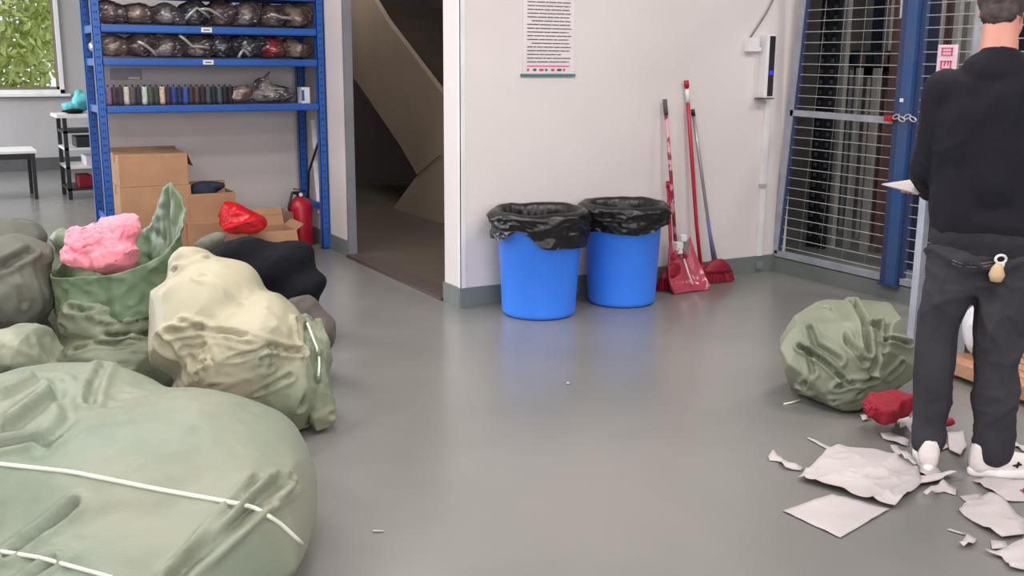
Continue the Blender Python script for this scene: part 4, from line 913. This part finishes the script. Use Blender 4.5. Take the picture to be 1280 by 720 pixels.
# ------------------------------------------------------------ sack on the right
RS = sack([E(1050, 432, 4.45, 96, 64, .30, .1), E(1008, 440, 4.42, 62, 58, .28, 0), E(1092, 446, 4.45, 56, 56, .28, .3), E(1038, 476, 4.32, 58, 32, .2, -.1), E(1112, 402, 4.5, 30, 28, .15, 0), E(1044, 400, 4.6, 74, 36, .2, .1), E(1060, 478, 4.42, 72, 36, .28, 0)],
    M['bag_pale'], 'half-full pale green sack slumped on the floor beside the person', 71, .0095, 4, soft=8, bk=dict(axis=(.9, .2, .2), e=.20, it=170, kb=.24, kt=.003, freq=2.4, lo=.05),
    lump=(.018, 3.2), ridge=(.006, 3.6), axis=(.5, -.2, -.8), stretch=2.2, fine=(.003, 18), sharp=8, floor=0.0, facets=44, fk=.80, fs=.85,
    creases=[([(966, 408), (1000, 434), (1030, 452), (1055, 476)], .040, .009), ([(990, 392), (1012, 410), (1020, 432), (1048, 450)], .022, .012), ([(1065, 378), (1078, 400), (1085, 440)], .036, .012), ([(1000, 486), (1050, 482), (1096, 472)], .036, .009), ([(1000, 500), (1040, 500), (1075, 490)], .018, .008), ([(1020, 510), (1060, 505)], .014, .007),
             ([(1088, 404), (1104, 402), (1100, 450), (1092, 468)], -.030, .009), ([(1034, 384), (1060, 430), (1080, 452)], .024, .012), ([(1108, 424), (1138, 430)], .028, .009), ([(1112, 470), (1128, 455)], .02, .01), ([(1010, 440), (1016, 465), (1006, 480)], .018, .01)])
tag(ob('cord_end', tube([G(980, 505, .004), G(990, 503, .006), G(1000, 500, .006)], .004, 6), M['cord'], None, True), 'short loose cord end at the near left foot of the right sack', 'cord')
sack([E(1106, 502, 4.02, 26, 13, .09, .2), E(1090, 513, 3.95, 22, 9, .07, 0), E(1130, 508, 3.95, 16, 16, .06, 0), E(1112, 520, 3.9, 26, 8, .06, 0)], M['red_cloth'], 'dark red cloth crumpled on the floor between the right sack and the person', 73, .007, 1, name='red_cloth', cat='cloth', soft=2, bk=dict(axis=(1, 0, .4), e=.6, it=130, kb=.12, kt=.003, freq=6), lump=(.01, 9), ridge=(.016, 12), fine=(.005, 30), sharp=4, floor=0.0, facets=20, fk=.75)
sack([E(1183, 526, 3.98, 11, 6, .05, 0)], M['red_cloth'], 'small scrap of dark red cloth between the feet of the person', 75, .007, 1, name='red_cloth', cat='cloth', soft=2, lump=(.006, 9), ridge=(.01, 14), fine=(.004, 30), floor=0.0)

# ------------------------------------------------------------ steel upright and pallet rack behind the person
up0 = G(1139, 442); pz = .95
wt = thing('work_stand', 'light grey steel work stand whose left leg shows beside the person', 'stand', (up0.x, up0.y, 0))
v_ = Vector((0, -1, 0)) # runs parallel to the cage towards the right of the view
q = up0+v_*.30
for c in (up0, q, up0+Vector((.32, 0, 0)), q+Vector((.32, 0, 0))): ob('leg', box(c.x-.02, c.y-.02, 0, c.x+.02, c.y+.02, pz), M['jamb'] if c is not up0 else M['cage_steel'], wt)
ob('top_board', box(up0.x-.05, q.y-.05, pz, up0.x+.37, up0.y+.03, pz+.03), M['table_top'], wt)
ob('cross_rail', box(up0.x-.015, q.y, pz-.08, up0.x+.015, up0.y, pz-.04), M['cage_steel'], wt)
p0 = G(1206, 480, .0); p1 = G(1280, 508, .0)
pd_ = (p1-p0).normalized(); pn_ = Vector((-pd_.y, pd_.x, 0)); 
if pn_.dot(fh) < 0: pn_ = -pn_
pa = p0-pd_*.17; 
pt = thing('pallet', 'wooden pallet under white packages behind the legs of the person', 'pallet', pa+pd_*.3)
def obox(o, d, n, u0, u1, v0, v1, z0, z1):
    P = [o+d*u+n*v for u, v in ((u0, v0), (u1, v0), (u1, v1), (u0, v1))]
    V = [p+Vector((0, 0, z0)) for p in P]+[p+Vector((0, 0, z1)) for p in P]
    return V, [(0, 3, 2, 1), (4, 5, 6, 7), (0, 1, 5, 4), (1, 2, 6, 5), (2, 3, 7, 6), (3, 0, 4, 7)]
for k in range(5): ob('deck_board', obox(pa, pd_, pn_, 0, .85, .0+.09*k, .075+.09*k, .075, .09), M['wood'], pt)
for k in range(3): ob('stringer', obox(pa, pd_, pn_, .0+.39*k, .06+.39*k, .0, .43, 0, .075), M['wood'], pt)
ob('front_board', obox(pa, pd_, pn_, 0, .85, -.012, .0, .03, .09), M['wood'], pt)
def pack_on(u, v, ru, rv, rz, seed, label):
    c = pa+pd_*u+pn_*v; Rm = Matrix((pd_, pn_, Vector((0, 0, 1)))).transposed()
    me = blob([('e', c+Vector((0, 0, .09+rz*.9)), (ru, rv, rz), Rm), ('e', c+Vector((0, 0, .09+rz*1.4)), (ru*.6, rv*.6, rz*.8), Rm)], .011, 4)
    me = wrinkle(me, seed, (.01, 7), (.016, 9), (0, 0, 1), 2, (.006, 26), floor=.0905, facets=14)
    return blob_thing('white_package', me, M['white_film'], label, 'package')
pack_on(.09, .2, .11, .13, .15, 5, 'white film-wrapped package seen between the legs of the person')
pack_on(.55, .2, .19, .13, .15, 6, 'larger white film-wrapped package at the right edge beside the right leg')

# ------------------------------------------------------------ paper scraps on the floor
def sheet(poly, label, seed=1, crumple=.008, z0=.003, lift=0.0, name='paper_scrap', m=None, group='paper scraps on the floor', sub=.022, folds=()):
    P = [G(x, y) for x, y in poly]; bm = bmesh.new()
    vs = [bm.verts.new((p.x, p.y, 0)) for p in P]; bm.faces.new(vs)
    bmesh.ops.triangulate(bm, faces=bm.faces[:])
    for _ in range(7):
        es = [e for e in bm.edges if e.calc_length() > sub*1.6]
        if not es or len(bm.verts) > 2500: break
        bmesh.ops.subdivide_edges(bm, edges=es, cuts=1); bmesh.ops.triangulate(bm, faces=[f for f in bm.faces if len(f.verts) > 3])
    bm.verts.index_update(); V = np.array([tuple(v.co) for v in bm.verts]); Fc = [tuple(v.index for v in f.verts) for f in bm.faces]; bm.free()
    c = V.mean(0); n1 = 1-np.abs(perlin(V*np.array([4, 11, 1.])+V[:, [1, 0, 2]]*np.array([2.5, 0, 0]), seed)); n2 = perlin(V*4+3, seed+2)
    V[:, 2] = z0+.001 + crumple*np.clip(n1, 0, 1)**6*1.0 + crumple*.8*np.maximum(0, n2) + lift*(((V-c)[:, :2]**2).sum(1))/max(1e-6, (((V-c)[:, :2]**2).sum(1)).max())
    for (fa, fb, hh_) in folds:
        A_2 = np.array(G(*fa)); B_2 = np.array(G(*fb)); A_2[2] = B_2[2] = 0; Z0 = V.copy(); Z0[:, 2] = 0
        dd, tt = seg_dist(Z0, A_2, B_2); V[:, 2] += hh_*np.exp(-(dd/.010)**1.3)*np.sin(np.pi*np.clip(tt, .03, .97))
    o = blob_like(name, V, Fc, m or M['paper']); tag(o, label, 'paper', group); return o
def blob_like(name, V, Fc, m):
    c = V.mean(0); V2 = V-np.array([c[0], c[1], 0]); me = me_from(name, V2.tolist(), Fc, True); o = link(name, me, m); o.location = (c[0], c[1], 0)
    md = o.modifiers.new('s', 'SOLIDIFY'); md.thickness = .0012; return o
sheet([(978, 640), (1040, 620), (1112, 638), (1050, 674)], 'flat rectangular white sheet, its corner under the large crumpled sheet', 3, .004)
sheet([(997, 602), (1038, 566), (1052, 563), (1096, 566), (1120, 573), (1144, 586), (1152, 608), (1130, 628), (1118, 638)], 'largest crumpled white sheet in the middle of the paper scraps', 4, .016, .012, sub=.012, folds=[((1020, 592), (1090, 606), .014), ((1030, 600), (1072, 606), .012), ((1040, 588), (1136, 604), .016), ((1060, 576), (1082, 582), .012), ((1090, 592), (1130, 612), .012), ((1085, 606), (1122, 634), .012), ((1046, 566), (1066, 572), .012)])
sheet([(1008, 549), (1012, 549), (1045, 563), (1040, 566)], 'thin paper strip pointing up-left from the largest crumpled sheet', 5, .004, .003)
sheet([(1198, 642), (1205, 634), (1240, 620), (1254, 628), (1272, 646), (1281, 652), (1281, 672), (1252, 676), (1222, 660)], 'big bent white sheet near the lower right corner', 6, .014, .006)
sheet([(1199, 622), (1226, 618), (1230, 624), (1210, 632)], 'small white scrap tucked behind the big bent sheet', 7, .010)
sheet([(1214, 602), (1250, 598), (1285, 606), (1285, 628), (1258, 629)], 'white scrap below the right shoe at the right edge', 8, .012, .003)
sheet([(1228, 690), (1244, 694), (1254, 690), (1285, 676), (1285, 716), (1262, 714), (1252, 700), (1238, 696)], 'torn white sheet in the bottom right corner', 9, .016)
sheet([(1238, 677), (1256, 679), (1262, 688), (1240, 688)], 'small torn flap right above the sheet in the bottom right corner', 10, .012)
sheet([(1198, 686), (1208, 672), (1221, 676), (1216, 684), (1204, 688)], 'small crumpled white scrap left of the bottom right corner', 11, .02)
sheet([(1183, 664), (1187, 663), (1208, 669), (1205, 670)], 'thin paper sliver above the small crumpled scrap at the lower right', 12, .002)
sheet([(960, 572), (966, 567), (977, 573), (984, 583), (1004, 587), (1001, 590), (981, 588), (972, 578), (962, 577)], 'curly paper strip lying apart, farthest left of the scraps', 13, .016)
sheet([(1100, 546), (1112, 543), (1136, 552), (1134, 560), (1104, 551)], 'narrow white strip just left of the left shoe', 14, .010)
sheet([(1118, 534), (1122, 522), (1132, 517), (1140, 530), (1138, 548), (1124, 544)], 'crumpled greyish scrap between the red cloth and the left shoe', 15, .03)
sheet([(1112, 567), (1121, 566), (1132, 576), (1146, 588), (1142, 590), (1126, 580)], 'curled white strip at the top edge of the largest crumpled sheet', 16, .022, .02)
sheet([(1146, 580), (1166, 580), (1176, 592), (1160, 598), (1148, 594)], 'white scrap between the largest crumpled sheet and the right shoe', 17, .014)
sheet([(1146, 602), (1160, 594), (1190, 594), (1196, 600), (1176, 606), (1150, 610)], 'crinkled white scrap right of the largest crumpled sheet', 18, .026)
sheet([(1153, 622), (1172, 612), (1178, 606), (1196, 612), (1194, 621), (1180, 616), (1158, 625)], 'ribbon-like white scrap below the crinkled scrap', 19, .020)
sheet([(1184, 544), (1204, 540), (1208, 562), (1200, 574), (1186, 566)], 'greyish white sheet between the two shoes', 20, .014)
sheet([(1165, 558), (1182, 556), (1186, 561), (1170, 568)], 'narrow white scrap joining the left shoe and the greyish sheet', 21, .008)
sheet([(1256, 552), (1262, 550), (1290, 566), (1290, 572)], 'thin white strip behind the right shoe at the right edge', 22, .012)
sheet([(1256, 538), (1259, 536), (1263, 540), (1258, 541)], 'tiny white scrap behind the right ankle', 23, .004)
sheet([(1074, 520), (1082, 518), (1086, 526), (1078, 528)], 'small white scrap at the left end of the red cloth', 24, .012)
sheet([(1274, 618), (1290, 610), (1290, 626)], 'corner of red paper at the right edge below the shoe', 25, .004, .012, m=M['red_cloth'])
sheet([(466, 664), (480, 665), (480, 666), (466, 666)], 'tiny white sliver alone on the open floor by the foreground sack', 26, .002)
sheet([(708, 479), (712, 479), (712, 481), (708, 481)], 'tiny white speck alone in the middle of the floor', 27, .002)

# ------------------------------------------------------------ person, seen from behind
O_ = G(1203, 584); O_ = Vector((O_.x, O_.y, 0)) + rgt*.026
hd = math.radians(-20)   # body turned to the right of the line of sight
def W(x, y, z): return O_ + rgt*x + fh*y + Vector((0, 0, z))        # x to the right, y away, z up
def cap(a, ra, b, rb): return ('c', W(*a), ra, W(*b), rb)
def el(c, r, yaw=0.0, tilt=0.0):
    Rm = Matrix((rgt, fh, Vector((0, 0, 1)))).transposed() @ Euler((0, tilt, yaw)).to_matrix()
    return ('e', W(*c), r, Rm)
ya = -.35   # torso yaw
hipL, hipR = (-.125, -.01, .90), (.045, -.04, .90)
kneeL, kneeR = (-.163, .03, .50), (.026, -.04, .50)
ankL, ankR = (-.154, .01, .095), (.043, -.07, .095)
shL, shR = (-.195, .045, 1.36), (.150, -.05, 1.36)
elL, elR = (-.206, .10, 1.09), (.215, .03, 1.08)
wrL, wrR = (-.105, .33, .99), (.150, .27, 1.02)
headc = (-.010, .075, 1.640)
def hand(wr, palm_dir, side_dir, down, curl=.6):
    """palm and five unequal, curled fingers; palm_dir forward, side_dir towards the thumb, down = palm normal"""
    w_ = W(*wr); f_ = (rgt*palm_dir[0]+fh*palm_dir[1]+Vector((0, 0, palm_dir[2]))).normalized()
    s_ = (rgt*side_dir[0]+fh*side_dir[1]+Vector((0, 0, side_dir[2]))).normalized(); d_ = f_.cross(s_)
    if d_.dot(Vector((0, 0, down))) < 0: d_ = -d_
    out = [('c', w_, .025, w_+f_*.03, .024)]
    for k, ln in enumerate((.072, .080, .075, .060)):
        off = s_*(.030-.021*k); a = w_+f_*.045+off*.8; b = w_+f_*.092+off
        out.append(('c', a, .0155, b, .0115))
        c = b+(f_*math.cos(curl*.6)+d_*math.sin(curl*.6))*ln*.5; e = c+(f_*math.cos(curl*1.6)+d_*math.sin(curl*1.6))*ln*.5
        out += [('c', b, .0108, c, .0095), ('c', c, .0095, e, .008)]
    a = w_+f_*.03+s_*.025; b = a+(f_*.6+s_*.7+d_*.2).normalized()*.045; c = b+(f_*.95+s_*.1+d_*.25).normalized()*.035
    out += [('c', a, .015, b, .012), ('c', b, .012, c, .0095)]
    return out
body = []
# head, face turned down to the right
hf = (rgt*.62+fh*.72+Vector((0, 0, -.35))).normalized(); hs = hf.cross(Vector((0, 0, 1))).normalized(); hu = hs.cross(hf)
hc = W(*headc)
def HP(s, f, u): return hc+hs*s+hf*f+hu*u
Rh = Matrix((hs, hf, hu)).transposed()
body += [('e', hc+hu*.02-hf*.015, (.074, .092, .095), Rh), ('e', HP(0, .035, -.045), (.056, .062, .072), Rh), ('e', HP(0, .07, -.095), (.028, .022, .02), Rh),
         ('c', HP(0, .095, .01), .008, HP(0, .112, -.025), .013), ('e', HP(.03, .088, .018), (.014, .01, .008), Rh), ('e', HP(-.03, .088, .018), (.014, .01, .008), Rh),
         ('c', HP(-.018, .093, -.062), .007, HP(.018, .093, -.062), .007), ('c', HP(-.04, .085, .035), .009, HP(.04, .085, .035), .009)]
for sg_ in (-1, 1): body += [('e', HP(.076*sg_, .0, -.008), (.010, .020, .032), Rh @ Euler((.2, 0, -.3*sg_)).to_matrix()), ('e', HP(.080*sg_, .004, -.022), (.008, .011, .012), Rh)]
nb_ = (-.048, .005, 1.44)
body += [('c', W(*nb_), .066, hc-hu*.05-hf*.02, .056)]
body += [cap(shL, .045, shR, .045), cap((-.03, 0, 1.35), .085, (-.035, 0, 1.12), .08), cap((-.035, 0, 1.12), .08, (-.04, -.02, .95), .09), cap(hipL, .066, hipR, .066)]
for s_, e_, w_ in ((shL, elL, wrL), (shR, elR, wrR)): body += [cap(s_, .042, e_, .034), cap(e_, .034, w_, .025)]
for h_, k_, a_ in ((hipL, kneeL, ankL), (hipR, kneeR, ankR)): body += [cap(h_, .066, k_, .046), cap(k_, .046, a_, .034)]
for a_, dr in ((ankL, (.30, .95, 0)), (ankR, (.95, .1, 0))):
    d_ = (rgt*dr[0]+fh*dr[1]).normalized(); A0 = W(*a_)
    body += [('c', A0-Vector((0, 0, .04)), .034, A0+d_*.12-Vector((0, 0, .058)), .024)]
body += hand(wrL, (-.25, .90, .12), (.85, .35, .1), -1, .75) + hand(wrR, (-.45, .85, .1), (-.8, -.4, .1), -1, .6)
me = blob(body, .0065, 5); me.shade_smooth()
pers = link('person', me, M['skin']); 
me.transform(Matrix.Translation(-O_)); pers.location = O_
tag(pers, 'person in black sweater and charcoal jeans seen from behind, holding white paper', 'person')
def garment(name, prims, m, seed, lump, ridge, axis, stretch, fine, sharp=4, voxel=.009, it=8, creases=(), cut=None):
    me = blob(prims, voxel, it); me = wrinkle(me, seed, lump, ridge, axis, stretch, fine, sharp=sharp, floor=None, creases=creases)
    return link(name, me, m, pers)
# sweater
sw = [cap((-.185, .04, 1.350), .074, (.125, -.045, 1.350), .074), cap((-.13, .03, 1.345), .098, (.07, -.03, 1.345), .098), cap((-.03, .0, 1.30), .135, (-.03, -.005, 1.05), .14), cap((-.13, .02, 1.27), .112, (-.12, .01, .94), .108), cap((.075, -.03, 1.27), .115, (.065, -.05, .92), .118),
      cap((-.115, .01, .92), .108, (.065, -.05, .91), .118), cap((-.09, .0, 1.422), .078, (-.005, .0, 1.422), .078), cap((-.050, .0, 1.43), .078, (-.047, .008, 1.460), .074),
      cap(shL, .078, elL, .066), cap(elL, .066, wrL, .045), cap(shR, .082, elR, .070), cap(elR, .070, wrR, .047)]
garment('sweater', sw, M['sweater'], 5, (.008, 5), (.016, 3.5), (.3, .2, -1), 2.5, (.002, 26), it=5, sharp=6)
hem_ = [cap((-.112, .01, .862), .110, (.058, -.05, .855), .119)]
o = garment('sweater_hem', hem_, mat('sweater_rib', rgb(40, 36, 44), .9, rgb(32, 30, 38), 30, bump=.4, bscale=200), 6, (.004, 5), (.002, 9), (0, 0, 1), 2, (.001, 30), it=4)
# trousers
tr_ = [cap((-.112, .01, .86), .104, (.055, -.05, .855), .112), cap((-.116, .01, .80), .102, (-.163, .02, .50), .073), cap((-.163, .02, .50), .073, (-.156, .012, .17), .062), cap((-.156, .012, .17), .062, (-.154, .008, .11), .066),
       cap((.055, -.05, .80), .114, (.026, -.05, .50), .086), cap((.026, -.05, .50), .086, (.043, -.065, .17), .070), cap((.043, -.065, .17), .070, (.044, -.065, .10), .075), cap((-.035, -.02, .80), .10, (-.045, -.02, .72), .075)]
garment('trousers', tr_, M['trousers'], 8, (.008, 5), (.016, 5), (.8, 0, .35), 2.5, (.003, 24), sharp=6, it=5)
# back pocket seam and belt
bvt = world_bvh_child = BVHTree.FromPolygons([v.co.copy() for v in bpy.data.objects['trousers'].data.vertices], [tuple(p.vertices) for p in bpy.data.objects['trousers'].data.polygons])
def on_t(pts, r, name, m):
    P = [cast(bvt, *p) for p in pts]; P = [p-(p-Vector((0, 0, H))).normalized()*r*.5 for p in P if p is not None]
    if len(P) > 1: return ob(name, tube(P, r, 6), m, pers, True)
on_t([(1190, 325), (1200, 329), (1215, 330), (1230, 329), (1243, 327)], .0016, 'pocket_seam', mat('grey_stitching', rgb(116, 112, 116), .8))
on_t([(1190, 329), (1200, 333), (1215, 334), (1230, 333), (1243, 331)], .0014, 'pocket_seam', bpy.data.materials['grey_stitching'])
# key ring and charm hanging at the back pocket
kp = cast(bvt, 1251, 324); kp = kp if kp is not None else W(.12, -.16, .82)
tow = (Vector((0, 0, H))-kp).normalized()*.016
tag_k = ob('key_ring', tube([kp+tow+rgt*(.018*math.cos(a))+Vector((0, 0, .014*math.sin(a))) for a in [i*math.pi/8 for i in range(17)]], .0045, 8, False), M['white_plastic'], pers, True)
ob('charm_body', xf(lathe([(0, -.040), (.018, -.036), (.026, -.014), (.018, .012), (.007, .026), (0, .028)], (0, 0, 0), 14), Matrix.Translation(kp+tow*1.2+Vector((0, 0, -.040))-rgt*.008)), M['tan'], tag_k, True)
ob('key', box(-.006, -.003, -.07, .006, .003, -.012, .001), M['white_plastic'], tag_k).location = kp+tow*1.1+rgt*.010
ob('key', box(-.005, -.003, -.075, .005, .003, -.02, .001), M['steel'], tag_k).location = kp+tow*1.0-rgt*.014
# hair cap over the back and top of the head
hp = [('e', hc+hu*.030-hf*.022, (.083, .094, .092), Rh), ('e', HP(0, -.055, -.035), (.062, .042, .055), Rh), ('e', HP(0, .03, .07), (.062, .062, .042), Rh)]
me = blob(hp, .006, 4); V, N = getVN(me); V += N*((.006*perlin(V*26, 3)+.004*(1-np.abs(perlin(V*60, 4)))**3))[:, None]; setV(me, V); me.shade_smooth(); link('hair', me, M['hair'], pers)
for sg_ in (-1, 1):
    ob('eye', xf(lathe([(0, -.006), (.006, -.003), (.008, 0), (.006, .003), (0, .006)], (0, 0, 0), 12), Matrix.Translation(HP(.03*sg_, .094, .016))), M['white_plastic'], pers, True)
    ob('eyebrow', tube([HP(.045*sg_, .092, .038), HP(.03*sg_, .098, .042), HP(.014*sg_, .1, .038)], .003, 6), M['hair'], pers, True)
ob('lips', tube([HP(-.02, .096, -.062), HP(0, .102, -.060), HP(.02, .096, -.062)], .004, 6), mat('lips', rgb(176, 96, 92), .5), pers, True)
# shoes
def shoe(a_, dr, ln=.275, label=''):
    d_ = (rgt*dr[0]+fh*dr[1]).normalized(); s_ = Vector((-d_.y, d_.x, 0)); c = W(a_[0], a_[1], 0)
    def P(f, s, z): return c+d_*f+s_*s+Vector((0, 0, z))
    Rm = Matrix((d_, s_, Vector((0, 0, 1)))).transposed()
    up = blob([('c', P(-.035, 0, .055), .036, P(-.03, 0, .10), .037), ('c', P(.0, 0, .06), .037, P(.03, 0, .085), .034), ('c', P(.04, 0, .058), .038, P(.13, 0, .045), .036), ('e', P(.155, 0, .042), (.055, .043, .030), Rm), ('c', P(-.035, 0, .04), .034, P(.13, 0, .038), .036)], .006, 5)
    V, N = getVN(up); V += N*(.002*(1-np.abs(perlin(V*40, 2)))**3)[:, None]; V[:, 2] = np.maximum(V[:, 2], .018); setV(up, V); up.shade_smooth()
    o = link('shoe', up, M['shoe'], pers)
    ring = []; n = 40
    for i in range(n):
        a = 2*math.pi*i/n; f = math.cos(a); g = math.sin(a); wdt = .046*(1-.22*max(0, -f)) 
        ring.append((.070+.142*f, wdt*g*(1 if abs(f) < .99 else .9)))
    V = []; Fc = []
    for z, k in ((0, .97), (.006, 1.0), (.024, 1.02), (.030, .97)):
        for f, g in ring: V.append(P(.07+(f-.07)*k, g*k, z+.010*max(0, (f-.15)/.06)*(1 if z > .0 else .6)))
    for i in range(3):
        for k in range(n): Fc.append((i*n+k, i*n+(k+1) % n, (i+1)*n+(k+1) % n, (i+1)*n+k))
    Fc += [tuple(range(n))[::-1], tuple(3*n+k for k in range(n))]
    ob('sole', (V, Fc), M['sole'], o, True)
    ob('tongue', tube([P(.03, 0, .11), P(.05, 0, .09), P(.08, 0, .08)], .018, 8), M['shoe'], o, True)
    for k in range(4): ob('lace', tube([P(.055+.02*k, -.022, .080-.004*k), P(.06+.02*k, 0, .096-.006*k), P(.055+.02*k, .022, .080-.004*k)], .003, 6), M['sole'], o, True)
    # small dark star-like side marks, one each side
    for sd in (-1, 1):
        b = P(.085, .040*sd, .052)
        ob('side_mark', join(bar(b+d_*(-.014)-Vector((0, 0, .002)), b+d_*.016+Vector((0, 0, .003)), .005, .006), bar(b+Vector((0, 0, -.010)), b+d_*.006+Vector((0, 0, .012)), .005, .006)), M['black_metal'], o)
    return o
shoe(ankL, (.30, .95, 0)); shoe((ankR[0]-.01, ankR[1], 0), (.97, .02, 0))
# the paper the person holds, sticking out at the left
hL = W(*wrL)
a = PD(1102, 231, 3.90); b = PD(1148, 243, 3.84); c = PD(1176, 230, 4.0); d = PD(1136, 226, 4.04)
pp = ob('held_paper', slab([a, b, c, d], .004), M['paper']); tag(pp, 'white paper sheet held in the left hand of the person', 'paper')
